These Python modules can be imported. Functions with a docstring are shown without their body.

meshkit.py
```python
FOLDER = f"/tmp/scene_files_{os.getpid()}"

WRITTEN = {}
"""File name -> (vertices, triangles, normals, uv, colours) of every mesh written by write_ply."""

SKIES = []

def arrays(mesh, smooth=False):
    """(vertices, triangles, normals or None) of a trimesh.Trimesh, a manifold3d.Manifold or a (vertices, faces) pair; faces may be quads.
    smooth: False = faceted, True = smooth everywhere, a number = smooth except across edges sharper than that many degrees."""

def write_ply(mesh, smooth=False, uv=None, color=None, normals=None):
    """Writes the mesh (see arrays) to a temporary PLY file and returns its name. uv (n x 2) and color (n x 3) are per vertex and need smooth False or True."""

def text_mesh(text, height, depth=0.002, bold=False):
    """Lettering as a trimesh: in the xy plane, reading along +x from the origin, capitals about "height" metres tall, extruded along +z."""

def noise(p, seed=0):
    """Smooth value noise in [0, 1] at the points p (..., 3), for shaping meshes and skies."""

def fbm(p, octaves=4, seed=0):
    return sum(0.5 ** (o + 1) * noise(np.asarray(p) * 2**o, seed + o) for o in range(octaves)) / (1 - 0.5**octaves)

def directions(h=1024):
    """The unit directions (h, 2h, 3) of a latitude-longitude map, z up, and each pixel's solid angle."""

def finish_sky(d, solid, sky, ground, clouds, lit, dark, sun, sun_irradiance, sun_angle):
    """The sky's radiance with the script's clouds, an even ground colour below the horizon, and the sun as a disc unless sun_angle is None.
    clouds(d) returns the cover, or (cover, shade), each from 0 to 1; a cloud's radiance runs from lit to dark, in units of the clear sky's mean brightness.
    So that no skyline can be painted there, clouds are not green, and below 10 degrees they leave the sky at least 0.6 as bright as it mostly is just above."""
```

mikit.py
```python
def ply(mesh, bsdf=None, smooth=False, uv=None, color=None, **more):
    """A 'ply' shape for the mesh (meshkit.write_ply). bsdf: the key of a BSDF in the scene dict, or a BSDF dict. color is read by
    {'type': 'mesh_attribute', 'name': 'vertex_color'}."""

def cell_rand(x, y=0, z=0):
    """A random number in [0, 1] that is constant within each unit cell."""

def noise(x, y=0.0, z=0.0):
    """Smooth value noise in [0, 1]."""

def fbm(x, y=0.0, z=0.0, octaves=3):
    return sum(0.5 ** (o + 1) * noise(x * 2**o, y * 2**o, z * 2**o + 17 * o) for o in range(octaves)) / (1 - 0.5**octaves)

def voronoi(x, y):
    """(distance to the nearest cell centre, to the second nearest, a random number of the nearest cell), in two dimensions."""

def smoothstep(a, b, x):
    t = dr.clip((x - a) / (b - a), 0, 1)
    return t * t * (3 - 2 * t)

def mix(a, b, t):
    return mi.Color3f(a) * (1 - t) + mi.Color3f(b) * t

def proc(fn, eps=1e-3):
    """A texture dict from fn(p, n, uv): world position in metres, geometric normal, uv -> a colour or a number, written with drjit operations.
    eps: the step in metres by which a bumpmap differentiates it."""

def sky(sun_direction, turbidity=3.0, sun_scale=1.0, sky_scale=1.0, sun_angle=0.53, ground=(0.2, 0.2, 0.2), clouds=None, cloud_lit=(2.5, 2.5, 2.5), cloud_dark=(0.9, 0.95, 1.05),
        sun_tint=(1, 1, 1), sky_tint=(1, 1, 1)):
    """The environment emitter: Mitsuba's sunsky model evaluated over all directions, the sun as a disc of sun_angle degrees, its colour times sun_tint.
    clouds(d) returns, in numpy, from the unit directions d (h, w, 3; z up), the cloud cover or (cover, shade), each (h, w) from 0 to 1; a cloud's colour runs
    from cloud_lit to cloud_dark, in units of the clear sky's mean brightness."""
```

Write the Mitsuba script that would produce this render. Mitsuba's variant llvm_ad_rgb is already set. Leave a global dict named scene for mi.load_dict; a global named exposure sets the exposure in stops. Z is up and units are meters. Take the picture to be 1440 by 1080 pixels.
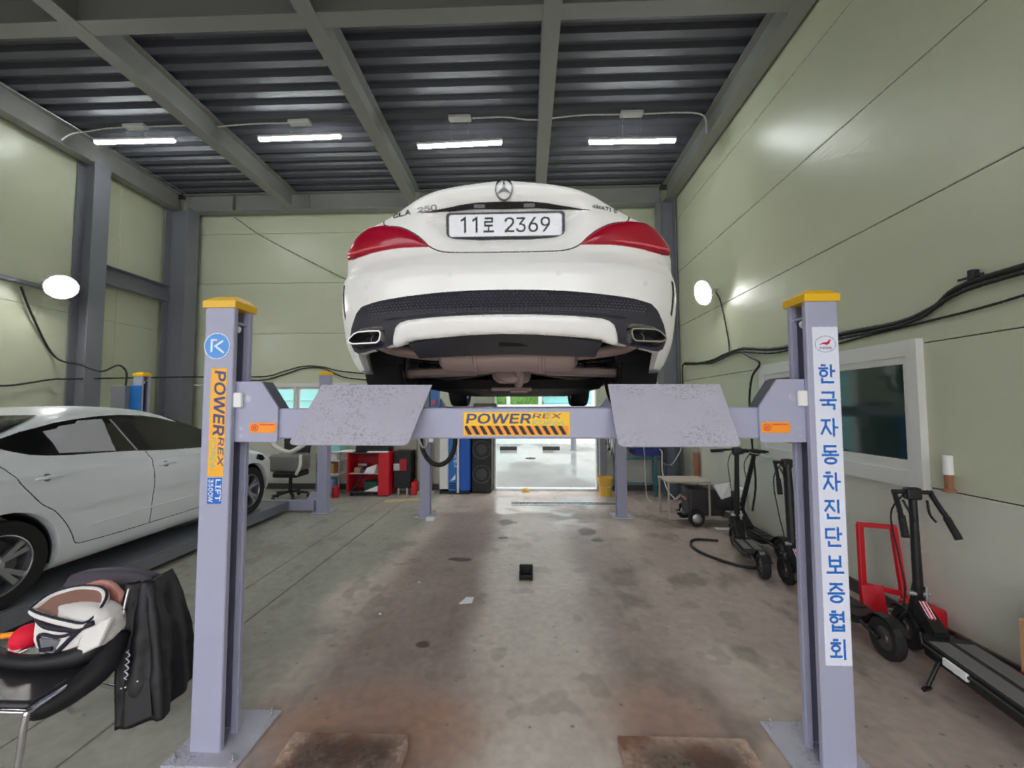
import math, random
import numpy as np
import trimesh
import manifold3d as m3
import mitsuba as mi
import drjit as dr
from shapely.geometry import Polygon, LineString, Point, MultiPolygon, box as sbox
from shapely.ops import unary_union
from shapely import affinity
import meshkit
import mikit
from mikit import proc, noise, fbm, smoothstep, mix, cell_rand, voronoi

T = mi.ScalarTransform4f
random.seed(7)
rng = np.random.default_rng(7)
scene = {'type': 'scene'}
labels = {}

# ---------------------------------------------------------------- camera, sky, exposure
CAM = np.array([0.0, 0.0, 1.64])
YAW, PITCH, ROLL, FOCAL = 0.0344, 0.0536, -0.0023, 586.5
_f = np.array([-math.sin(YAW) * math.cos(PITCH), math.cos(YAW) * math.cos(PITCH), math.sin(PITCH)])
_r = np.array([math.cos(YAW), math.sin(YAW), 0.0])
_u0 = np.cross(_r, _f)
_u = -math.sin(ROLL) * _r + math.cos(ROLL) * _u0
scene['camera'] = {'type': 'perspective', 'fov_axis': 'x', 'fov': math.degrees(2 * math.atan(720 / FOCAL)), 'near_clip': 0.05, 'far_clip': 500.0,
                   'to_world': T().look_at(origin=CAM.tolist(), target=(CAM + _f).tolist(), up=_u.tolist())}
SKY_GAIN = 1.0


def overcast(d):
    n = meshkit.fbm(d * 2.2 + 3.1, 4, 5)
    return np.clip(0.9 + 0.2 * n, 0, 1), np.clip((n - 0.35) * 1.1, 0, 1)


scene['sky'] = mikit.sky((0.25, -0.55, 0.8), turbidity=6.0, sun_scale=0.02, sky_scale=SKY_GAIN, clouds=overcast, cloud_lit=(2.1, 2.1, 2.15), cloud_dark=(1.5, 1.53, 1.6), ground=(0.25, 0.25, 0.25))
exposure = 3.25
LAMP = 6.0
LAMP_ROUND = 8.0


# ---------------------------------------------------------------- helpers
def C(r, g, b):
    v = np.array([r, g, b], float) / 255.0
    return [float(x) for x in np.where(v <= 0.04045, v / 12.92, ((v + 0.055) / 1.055) ** 2.4)]


def rgb(c):
    return {'type': 'rgb', 'value': [float(x) for x in c]}


def mat(name, col, rough=0.5, metal=0.0, coat=0.0, spec=0.5, tex=None, bump=None, bump_scale=1.0, sheen=0.0, two=True):
    b = {'type': 'principled', 'base_color': tex if tex is not None else rgb(col), 'roughness': rough, 'metallic': metal, 'specular': spec}
    if coat:
        b['clearcoat'] = coat
        b['clearcoat_gloss'] = 0.93
    if sheen:
        b['sheen'] = sheen
    if bump is not None:
        b = {'type': 'bumpmap', 'arbitrary': bump, 'scale': bump_scale, 'bsdf': b}
    scene['mat_' + name] = {'type': 'twosided', 'bsdf': b} if two else b
    return 'mat_' + name


def TM(v, f):
    return trimesh.Trimesh(np.asarray(v, float), np.asarray(f), process=False)


def M2T(m):
    mm = m.to_mesh()
    return trimesh.Trimesh(np.array(mm.vert_properties[:, :3], float), np.array(mm.tri_verts), process=False)


def T2M(t):
    t = trimesh.Trimesh(t.vertices, t.faces, process=True)
    return m3.Manifold(m3.Mesh(vert_properties=np.asarray(t.vertices, np.float32), tri_verts=np.asarray(t.faces, np.uint32)))


def cat(*ms):
    ms = [m for g in ms for m in (g if isinstance(g, (list, tuple)) else [g])]
    return trimesh.util.concatenate(ms)


def hull(pts):
    return trimesh.convex.convex_hull(np.asarray(pts, float))


def cbox(x0, x1, y0, y1, z0, z1, c=0.004):
    """A box with chamfered edges."""
    lo, hi = np.array([min(x0, x1), min(y0, y1), min(z0, z1)]), np.array([max(x0, x1), max(y0, y1), max(z0, z1)])
    c = min(c, 0.4 * float((hi - lo).min()))
    pts = []
    for sx in (0, 1):
        for sy in (0, 1):
            for sz in (0, 1):
                p = np.where([sx, sy, sz], hi, lo)
                s = np.where([sx, sy, sz], -1, 1) * c
                for k in range(3):
                    q = p + s
                    q[k] = p[k]
                    pts.append(q)
    return hull(pts)


def bx(x0, x1, y0, y1, z0, z1):
    m = trimesh.creation.box((abs(x1 - x0), abs(y1 - y0), abs(z1 - z0)))
    m.apply_translation(((x0 + x1) / 2, (y0 + y1) / 2, (z0 + z1) / 2))
    return m


def rbox(x0, x1, y0, y1, z0, z1, r=0.02, n=8):
    """A box with rounded edges (hull of eight balls)."""
    lo, hi = np.array([min(x0, x1), min(y0, y1), min(z0, z1)]), np.array([max(x0, x1), max(y0, y1), max(z0, z1)])
    r = min(r, 0.49 * float((hi - lo).min()))
    b = trimesh.creation.uv_sphere(r, count=[n, n]).vertices
    return hull(np.vstack([b + [X, Y, Z] for X in (lo[0] + r, hi[0] - r) for Y in (lo[1] + r, hi[1] - r) for Z in (lo[2] + r, hi[2] - r)]))


def prism(poly, axis, d0, d1):
    """A polygon extruded along an axis. Polygon coordinates: x -> (y, z), y -> (x, z), z -> (x, y)."""
    out = []
    for g in getattr(poly, 'geoms', [poly]):
        if g.is_empty or g.area < 1e-9:
            continue
        m = trimesh.creation.extrude_polygon(g, abs(d1 - d0), engine='earcut')
        v = m.vertices.copy()
        lo = min(d0, d1)
        a, b, c = v[:, 0], v[:, 1], v[:, 2] + lo
        if axis == 'z':
            m.vertices = np.c_[a, b, c]
        elif axis == 'y':
            m.vertices = np.c_[a, c, b]
            m.invert()
        else:
            m.vertices = np.c_[c, a, b]
        out.append(m)
    return cat(out)


def P(pts):
    return Polygon(pts)


def rrect(x0, y0, x1, y1, r):
    return sbox(min(x0, x1) + r, min(y0, y1) + r, max(x0, x1) - r, max(y0, y1) - r).buffer(r, quad_segs=4)


def smooth_path(pts, n=8):
    """Catmull-Rom through the points."""
    p = np.asarray(pts, float)
    if len(p) < 3:
        return p
    q = np.vstack([2 * p[0] - p[1], p, 2 * p[-1] - p[-2]])
    out = []
    for i in range(1, len(q) - 2):
        for t in np.linspace(0, 1, n, endpoint=False):
            a, b, c, d = q[i - 1], q[i], q[i + 1], q[i + 2]
            out.append(0.5 * (2 * b + (c - a) * t + (2 * a - 5 * b + 4 * c - d) * t * t + (3 * b - a - 3 * c + d) * t ** 3))
    out.append(p[-1])
    return np.array(out)


def tube(pts, r, sides=8, smooth=0, closed=False):
    """A round tube along a path; r may be a list."""
    p = smooth_path(pts, smooth) if smooth else np.asarray(pts, float)
    n = len(p)
    if np.ndim(r) > 0:
        r = np.interp(np.linspace(0, 1, n), np.linspace(0, 1, len(r)), r)
    r = np.broadcast_to(np.asarray(r, float), (n,))
    if closed:
        t = np.roll(p, -1, 0) - np.roll(p, 1, 0)
    else:
        t = np.gradient(p, axis=0)
    t /= np.linalg.norm(t, axis=1, keepdims=True) + 1e-12
    a = np.cross(t[0], [0, 0, 1.0] if abs(t[0][2]) < 0.9 else [1.0, 0, 0])
    A = []
    for k in range(n):
        a = a - t[k] * (a @ t[k])
        a /= np.linalg.norm(a) + 1e-12
        A.append(a)
    A = np.array(A)
    B = np.cross(t, A)
    ang = np.arange(sides) * 2 * np.pi / sides
    v = p[:, None] + r[:, None, None] * (np.cos(ang)[None, :, None] * A[:, None] + np.sin(ang)[None, :, None] * B[:, None])
    v = v.reshape(-1, 3)
    f = []
    m = n if closed else n - 1
    for i in range(m):
        for j in range(sides):
            a0, a1 = i * sides + j, i * sides + (j + 1) % sides
            b0, b1 = ((i + 1) % n) * sides + j, ((i + 1) % n) * sides + (j + 1) % sides
            f += [[a0, a1, b1], [a0, b1, b0]]
    if not closed:
        v = np.vstack([v, p[0], p[-1]])
        c0, c1 = len(v) - 2, len(v) - 1
        for j in range(sides):
            f.append([c0, (j + 1) % sides, j])
            f.append([c1, (n - 1) * sides + j, (n - 1) * sides + (j + 1) % sides])
    return TM(v, f)


def bar(p0, p1, w, h, up=(0, 0, 1), c=0.003):
    """A rectangular bar from p0 to p1 (w across, h along 'up')."""
    p0, p1 = np.asarray(p0, float), np.asarray(p1, float)
    d = p1 - p0
    L = np.linalg.norm(d)
    d /= L
    s = np.cross(d, up)
    s /= np.linalg.norm(s)
    u = np.cross(s, d)
    m = cbox(0, L, -w / 2, w / 2, -h / 2, h / 2, c)
    m.vertices = p0 + m.vertices @ np.array([d, s, u])
    if np.linalg.det(np.array([d, s, u])) < 0:
        m.invert()
    return m


def lathe(profile, n=32, axis='z', at=(0, 0, 0)):
    """Revolve (radius, height) points about an axis."""
    m = trimesh.creation.revolve(np.asarray(profile, float), sections=n)
    v = m.vertices.copy()
    if axis == 'y':
        m.vertices = np.c_[v[:, 0], v[:, 2], -v[:, 1]]
    elif axis == 'x':
        m.vertices = np.c_[v[:, 2], v[:, 0], v[:, 1]]
    m.apply_translation(at)
    if m.volume < 0:
        m.invert()
    return m


def xform(m, mat4):
    m = m.copy()
    m.apply_transform(mat4)
    return m


def rot(m, axis, deg, at=(0, 0, 0)):
    m = m.copy()
    m.apply_transform(trimesh.transformations.rotation_matrix(math.radians(deg), axis, at))
    return m


def mv(m, *d):
    m = m.copy()
    m.apply_translation(d if len(d) == 3 else d[0])
    return m


def numbered(key):
    if key not in scene and key not in labels and not any(k.startswith(key + '__') for k in scene):
        return key
    k = 1
    while True:
        q = f'{key}_{k:03d}'
        if q not in scene and q not in labels and not any(s.startswith(q + '__') for s in scene):
            return q
        k += 1


def add(key, mesh, bsdf, smooth=30, label=None, category=None, group=None, kind=None, **more):
    """One entry of the scene; a key that is taken gets the next number."""
    key = numbered(key)
    scene[key] = mesh if isinstance(mesh, dict) else mikit.ply(mesh, bsdf, smooth=smooth, **more)
    tag(key, label, category, group, kind)
    return key


def tag(key, label=None, category=None, group=None, kind=None):
    d = {k: v for k, v in (('label', label), ('category', category), ('group', group), ('kind', kind)) if v}
    if d:
        labels[key] = d


def thing(key, label, category, group=None, kind=None):
    """The name that the keys of a thing's parts start with."""
    key = numbered(key)
    tag(key, label, category, group, kind)
    return key


def text(s, h, frame, bold=False, depth=0.0012, width=None, italic=0.0):
    """Lettering: frame = (origin, right, up) in world space; thickness goes along right x up."""
    m = meshkit.text_mesh(s, h, depth, bold)
    v = m.vertices.copy()
    if italic:
        v[:, 0] += italic * v[:, 1]
    v[:, 0] -= v[:, 0].min()
    if width:
        v[:, 0] *= width / v[:, 0].max()
    o, r, u = (np.asarray(q, float) for q in frame)
    r, u = r / np.linalg.norm(r), u / np.linalg.norm(u)
    n = np.cross(r, u)
    m.vertices = o + v[:, :1] * r + v[:, 1:2] * u + v[:, 2:] * n
    return m


def plate2d(poly, frame, depth=0.0012):
    """A flat polygon placed in a frame (origin, right, up), thickness along right x up."""
    out = []
    o, r, u = (np.asarray(q, float) for q in frame)
    r, u = r / np.linalg.norm(r), u / np.linalg.norm(u)
    n = np.cross(r, u)
    for g in getattr(poly, 'geoms', [poly]):
        if g.is_empty:
            continue
        m = trimesh.creation.extrude_polygon(g, depth, engine='earcut')
        v = m.vertices
        m.vertices = o + v[:, :1] * r + v[:, 1:2] * u + v[:, 2:] * n
        out.append(m)
    return cat(out)


def strokes(lines, w):
    return unary_union([LineString(l).buffer(w / 2, cap_style=2, join_style=2) if len(l) > 1 else Point(l[0]).buffer(w) for l in lines])


def ring(cx, cy, rx, ry, w):
    a = np.linspace(0, 2 * np.pi, 25)
    return LineString(np.c_[cx + rx * np.cos(a), cy + ry * np.sin(a)]).buffer(w / 2)


def hangul(ch, w=0.12):
    """One Korean syllable as strokes in the unit square."""
    S, O = [], []

    def jieut(x0, x1, y0, y1):
        S.append([(x0, y1), (x1, y1)])
        m = (x0 + x1) / 2
        S.append([(m + 0.02, y1), (m - 0.02, y1 - 0.35 * (y1 - y0)), (x0, y0)])
        S.append([(m, y1 - 0.4 * (y1 - y0)), (x1, y0)])

    def hieut(cx, hw, y0, y1):
        h = y1 - y0
        S.append([(cx - 0.5 * hw, y1), (cx + 0.5 * hw, y1)])
        S.append([(cx - hw, y1 - 0.28 * h), (cx + hw, y1 - 0.28 * h)])
        O.append(ring(cx, y0 + 0.26 * h, hw * 0.72, 0.26 * h, w * 0.95))

    if ch == '한':
        hieut(0.3, 0.28, 0.36, 0.98); S += [[(0.74, 0.3), (0.74, 1.03)], [(0.74, 0.66), (0.98, 0.66)], [(0.2, 0.27), (0.2, 0.02), (0.9, 0.02)]]
    elif ch == '국':
        S += [[(0.14, 0.95), (0.84, 0.95), (0.8, 0.62)], [(0.0, 0.52), (1.0, 0.52)], [(0.5, 0.52), (0.5, 0.3)], [(0.12, 0.26), (0.84, 0.26), (0.84, -0.03)]]
    elif ch == '자':
        jieut(0.02, 0.6, 0.1, 0.9); S += [[(0.76, -0.02), (0.76, 1.02)], [(0.76, 0.5), (1.02, 0.5)]]
    elif ch == '동':
        S += [[(0.86, 0.96), (0.18, 0.96), (0.18, 0.66), (0.88, 0.66)], [(0.5, 0.66), (0.5, 0.5)], [(0.0, 0.47), (1.0, 0.47)]]; O.append(ring(0.5, 0.15, 0.32, 0.15, w))
    elif ch == '차':
        S.append([(0.16, 1.0), (0.46, 1.0)]); jieut(0.02, 0.6, 0.08, 0.8); S += [[(0.76, -0.02), (0.76, 1.02)], [(0.76, 0.5), (1.02, 0.5)]]
    elif ch == '진':
        jieut(0.04, 0.62, 0.38, 0.95); S += [[(0.82, 0.28), (0.82, 1.03)], [(0.2, 0.27), (0.2, 0.02), (0.9, 0.02)]]
    elif ch == '단':
        S += [[(0.58, 0.92), (0.06, 0.92), (0.06, 0.46), (0.62, 0.46)], [(0.74, 0.3), (0.74, 1.03)], [(0.74, 0.66), (0.98, 0.66)], [(0.2, 0.27), (0.2, 0.02), (0.9, 0.02)]]
    elif ch == '보':
        S += [[(0.2, 1.0), (0.2, 0.42), (0.8, 0.42), (0.8, 1.0)], [(0.2, 0.72), (0.8, 0.72)], [(0.5, 0.42), (0.5, 0.1)], [(0.0, 0.08), (1.0, 0.08)]]
    elif ch == '증':
        jieut(0.12, 0.88, 0.6, 0.97); S += [[(0.0, 0.47), (1.0, 0.47)]]; O.append(ring(0.5, 0.16, 0.32, 0.16, w))
    elif ch == '협':
        hieut(0.3, 0.27, 0.42, 1.0); S += [[(0.84, 0.42), (0.84, 1.03)], [(0.6, 0.82), (0.84, 0.82)], [(0.6, 0.62), (0.84, 0.62)], [(0.22, 0.33), (0.22, 0.0), (0.84, 0.0), (0.84, 0.33)], [(0.22, 0.17), (0.84, 0.17)]]
    elif ch == '회':
        hieut(0.34, 0.3, 0.4, 1.0); S += [[(0.34, 0.38), (0.34, 0.16)], [(0.0, 0.12), (0.7, 0.12)], [(0.84, -0.04), (0.84, 1.04)]]
    elif ch == '로':
        S += [[(0.14, 0.98), (0.86, 0.98), (0.86, 0.74), (0.14, 0.74), (0.14, 0.48), (0.9, 0.48)], [(0.5, 0.42), (0.5, 0.12)], [(0.0, 0.08), (1.0, 0.08)]]
    return unary_union([strokes(S, w)] + O)


def hbeam(length, h, b, tf=0.012, tw=0.009):
    """An H section along +y, bottom at z 0, centred on x."""
    p = P([(-b / 2, 0), (b / 2, 0), (b / 2, tf), (tw / 2, tf), (tw / 2, h - tf), (b / 2, h - tf), (b / 2, h), (-b / 2, h), (-b / 2, h - tf), (-tw / 2, h - tf), (-tw / 2, tf), (-b / 2, tf)])
    return prism(p, 'y', 0, length)


# ---------------------------------------------------------------- materials
def floor_tex(p, n, uv):
    x, y = p.x, p.y
    big = fbm(x * 0.55 + 3.0, y * 0.4, 0.0, 4)
    mid = fbm(x * 2.3, y * 1.6, 5.0, 4)
    fine = fbm(x * 22.0, y * 22.0, 9.0, 3)
    warp = (fbm(x * 1.3, y * 1.1, 21.0, 3) - 0.5) * 0.9
    base = mix(C(162, 150, 142), C(189, 178, 168), smoothstep(0.3, 0.7, big))
    # worn paint left of the wheel tracks: a grey green coat
    green = smoothstep(-1.35, -1.75, x + warp)
    base = mix(base, mix(C(148, 148, 138), C(128, 130, 122), mid), green * 0.85)
    # dark tyre tracks under the two runways
    for cx, w in ((-0.8, 0.42), (0.75, 0.36)):
        tr = smoothstep(w + 0.25, w - 0.12, dr.abs(x - cx + warp * 0.3)) * smoothstep(9.0, 5.0, y)
        base = mix(base, C(120, 101, 97), tr * (0.4 + 0.5 * mid))
    right = smoothstep(1.0, 1.5, x + warp)
    base = mix(base, C(130, 114, 109), right * 0.65)
    # the paler strip down the middle
    mid_strip = smoothstep(0.62, 0.30, dr.abs(x - 0.07 + warp * 0.35)) * smoothstep(0.2, 0.5, big)
    base = mix(base, C(192, 185, 176), mid_strip * 0.75)
    # rust bleeding out beside the ramp plates and the posts
    for cx, cy, r in ((-0.42, 2.15, 0.38), (-1.2, 2.2, 0.4), (0.75, 2.3, 0.55), (-0.85, 2.3, 0.45)):
        q = smoothstep(r, r * 0.15, dr.sqrt(dr.square(x - cx) + dr.square((y - cy) * 1.1)) + (mid - 0.5) * 0.35)
        base = mix(base, C(150, 112, 92), q * 0.6)
    # dark oil spots and dirt
    spots = smoothstep(0.66, 0.74, fbm(x * 5.1 + 11.0, y * 4.2, 2.0, 3))
    base = mix(base, C(110, 100, 94), spots * 0.3 * smoothstep(0.5, 3.0, y))
    f, s, w = voronoi(x * 6.0 + 1.5 * mid, y * 6.0)
    dots = smoothstep(0.10 * w, 0.03 * w, f) * smoothstep(0.74, 0.78, w)
    base = mix(base, C(96, 88, 82), dots * 0.6)
    for cx, cy, rx, ry in ((-0.72, 2.95, 0.055, 0.05), (-0.72, 4.55, 0.14, 0.06), (-0.28, 6.0, 0.12, 0.14), (0.78, 5.6, 0.13, 0.16), (0.86, 5.25, 0.09, 0.08), (-0.3, 5.3, 0.07, 0.05)):
        q = smoothstep(1.15, 0.7, dr.sqrt(dr.square((x - cx) / rx) + dr.square((y - cy) / ry)) + (fbm(x * 14.0, y * 14.0, 3.0, 2) - 0.5) * 0.8)
        base = mix(base, C(66, 52, 46), q * 0.85)
    grime = smoothstep(0.52, 0.72, fbm(x * 3.4 + 40.0, y * 2.2, 7.0, 4)) * smoothstep(0.3, 0.9, x)
    base = mix(base, C(96, 88, 82), grime * 0.6)
    return base * (1.08 + 0.36 * fine)


def floor_rough(p, n, uv):
    wet = smoothstep(0.5, 0.64, fbm(p.x * 1.7 + 8.0, p.y * 2.4, 1.0, 4)) * smoothstep(5.2, 6.6, p.y) * smoothstep(1.3, 0.6, dr.abs(p.x - 0.2))
    return 0.62 - 0.18 * fbm(p.x * 1.2, p.y * 1.2, 4.0, 3) - 0.36 * wet


scene['mat_floor'] = {'type': 'twosided', 'bsdf': {'type': 'principled', 'base_color': proc(floor_tex), 'roughness': proc(floor_rough), 'specular': 0.5}}


def wall_tex(p, n, uv):
    d = fbm(p.x * 0.7, p.y * 0.7, p.z * 0.9, 3)
    smear = smoothstep(0.6, 0.75, fbm(p.x * 1.5 + 7.0, p.y * 1.1, p.z * 3.0, 3)) * smoothstep(1.3, 0.5, p.z)
    c = mix(C(190, 194, 168), C(198, 201, 178), d)
    low = smoothstep(1.1, 1.0, p.z)
    c = mix(c, C(206, 206, 198), low * 0.75)
    return mix(c, C(150, 148, 142), smear * 0.35)


def wall_bump(p, n, uv):
    # fine roll-formed ribs running along the panel
    s = dr.sin(p.z * (2 * math.pi / 0.05))
    return 0.0005 * s * s * s


scene['mat_wall'] = {'type': 'twosided', 'bsdf': {'type': 'bumpmap', 'arbitrary': proc(wall_bump), 'scale': 1.0, 'bsdf': {'type': 'principled', 'base_color': proc(wall_tex), 'roughness': 0.32, 'specular': 0.5}}}


def dusty(p, n, uv):
    d = fbm(p.x * 9.0, p.y * 9.0, p.z * 6.0, 4)
    sp = smoothstep(0.56, 0.68, fbm(p.x * 150.0, p.y * 150.0, p.z * 150.0, 2))
    blot = smoothstep(0.42, 0.62, fbm(p.x * 5.0 + 2.0, p.y * 5.0, p.z * 5.0, 3))
    c = mix(C(174, 173, 186), C(184, 183, 196), d)
    return mix(c, C(138, 135, 140), sp * (0.1 + 0.6 * blot))


mat('lift_dusty', None, 0.45, tex=proc(dusty))
mat('lift', C(163, 164, 187), 0.38, spec=0.5)
mat('lift_dark', C(84, 84, 98), 0.5)
mat('yellow', C(236, 184, 10), 0.38, coat=0.3)
mat('steel_grey', C(136, 137, 134), 0.5)
mat('deck', C(82, 83, 92), 0.45)
mat('column', C(118, 120, 128), 0.5)
mat('white_plastic', C(232, 232, 230), 0.35)
mat('white_sticker', C(226, 230, 244), 0.3)
mat('ink_blue', C(36, 104, 190), 0.4)
mat('ink_navy', C(62, 62, 122), 0.4)
mat('ink_grey', C(120, 122, 128), 0.4)
mat('ink_red', C(204, 40, 70), 0.4)
mat('sticker_yellow', C(250, 196, 20), 0.35)
mat('sticker_amber', C(250, 178, 44), 0.35)
mat('sticker_orange', C(250, 150, 24), 0.35)
mat('sticker_blue', C(70, 150, 226), 0.3)
mat('ink_green', C(140, 190, 160), 0.4)
mat('black', C(22, 22, 24), 0.5)
mat('rubber', C(30, 29, 30), 0.75)
mat('black_gloss', C(18, 18, 20), 0.2)
mat('badge_chrome', C(120, 122, 126), 0.18, metal=1.0)
mat('chrome', C(220, 220, 222), 0.12, metal=1.0)
mat('galv', C(196, 198, 200), 0.35, metal=0.8)
mat('dark_steel', C(92, 88, 88), 0.45, metal=0.6)
mat('red', C(206, 22, 40), 0.35, coat=0.3)
mat('cable', C(28, 28, 28), 0.6)
mat('blue_panel', C(30, 110, 190), 0.35)
mat('cardboard', C(190, 150, 110), 0.8)
scene['mat_lamp'] = {'type': 'diffuse', 'reflectance': rgb((0.8, 0.8, 0.8))}


# ---------------------------------------------------------------- the building
XL, XR, YB, YF, ZT = -7.25, 2.90, 8.30, -2.2, 6.0
add('floor', bx(XL - 0.2, XR + 0.2, YF, YB + 0.2, -0.25, -0.012), 'mat_floor', False, 'stained concrete workshop floor', kind='structure')
for a, b in ((XL - 0.2, -2.55), (-2.54, -2.16), (-2.145, XR + 0.2)):
    add('floor__slab', cbox(a, b, YF, YB - 0.02, -0.05, 0.0, 0.004), 'mat_floor', False)
# sandwich panels, one course every 1.04 m
courses = [0.0, 1.05, 2.095, 3.14, 4.185, 5.23, 6.05]
tag('wall_right', 'cream sandwich panel wall on the right', kind='structure')
for a, b in zip(courses[:-1], courses[1:]):
    add('wall_right__panel', cbox(XR, XR + 0.1, YF, YB + 0.1, a + 0.0035, b - 0.0035, 0.004), 'mat_wall', False)
add('wall_right__joint_strip', bx(XR + 0.006, XR + 0.09, YF, YB, 0, 6.0), 'mat_black', False, 'dark joints between the panels')
tag('wall_left', 'cream sandwich panel wall on the left', kind='structure')
for a, b in ((0.0, 3.14), (3.14, 6.05)):
    for y0, y1 in ((YF, -0.6), (-0.6, 2.6), (2.6, 5.3), (5.3, 7.05), (7.05, YB + 0.1)):
        add('wall_left__panel', cbox(XL - 0.1, XL, y0 + 0.002, y1 - 0.002, a + 0.002, b - 0.002, 0.003), 'mat_wall', False)
# back wall with the doorway to the yard and a window
tag('wall_back', 'cream sandwich panel wall at the back with the open yard doorway', kind='structure')
OX0, OX1, OZ = -0.61, 1.36, 2.45
WX0, WX1, WZ0, WZ1 = -5.75, -3.55, 1.22, 2.12
for a, b in zip(courses[:-1], courses[1:]):
    whole = sbox(XL, a + 0.0035, XR, b - 0.0035)
    whole = whole.difference(sbox(OX0, -1, OX1, OZ)).difference(sbox(WX0, WZ0, WX1, WZ1))
    for g in getattr(whole, 'geoms', [whole]):
        add('wall_back__panel', prism(g, 'y', YB, YB + 0.1), 'mat_wall', False)
# front of the workshop behind the camera: open shutters under a header
tag('wall_front', 'header and piers of the open shutter front', kind='structure')
add('wall_front__header', cbox(XL, XR, YF - 0.1, YF, 4.9, 6.05, 0.004), 'mat_wall', False)
for x0, x1 in ((XL - 0.1, XL + 0.3), (-2.4, -2.0), (XR - 0.3, XR + 0.1)):
    add('wall_front__pier', cbox(x0, x1, YF - 0.1, YF, 0, 4.9, 0.004), 'mat_column', False)

# corrugated deck: one sheet per bay between the beams
BEAM_X = (-7.08, -4.72, -2.21, 0.28, 2.77)


def deck_sheet(x0, x1, y0, y1, z):
    ys, zs = [], []
    y = y0
    while y < y1:
        for dy, dz in ((0.0, 0.06), (0.085, 0.06), (0.115, 0.0), (0.22, 0.0)):
            ys.append(y + dy)
            zs.append(z + dz)
        y += 0.25
    top = list(zip(ys, [v + 0.004 for v in zs]))
    return prism(P(list(zip(ys, zs)) + top[::-1]), 'x', x0, x1)


tag('ceiling', 'dark grey corrugated steel roof deck', kind='structure')
deck_edges = (XL - 0.1, -4.72, -2.21, 0.28, XR + 0.1)
for a, b in zip(deck_edges[:-1], deck_edges[1:]):
    add('ceiling__deck_sheet', deck_sheet(a + 0.002, b - 0.002, YF, YB + 0.05, 5.985), 'mat_deck', False)
add('ceiling__roof_board', bx(XL - 0.2, XR + 0.2, YF - 0.1, YB + 0.2, 6.06, 6.3), 'mat_deck', False)

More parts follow.
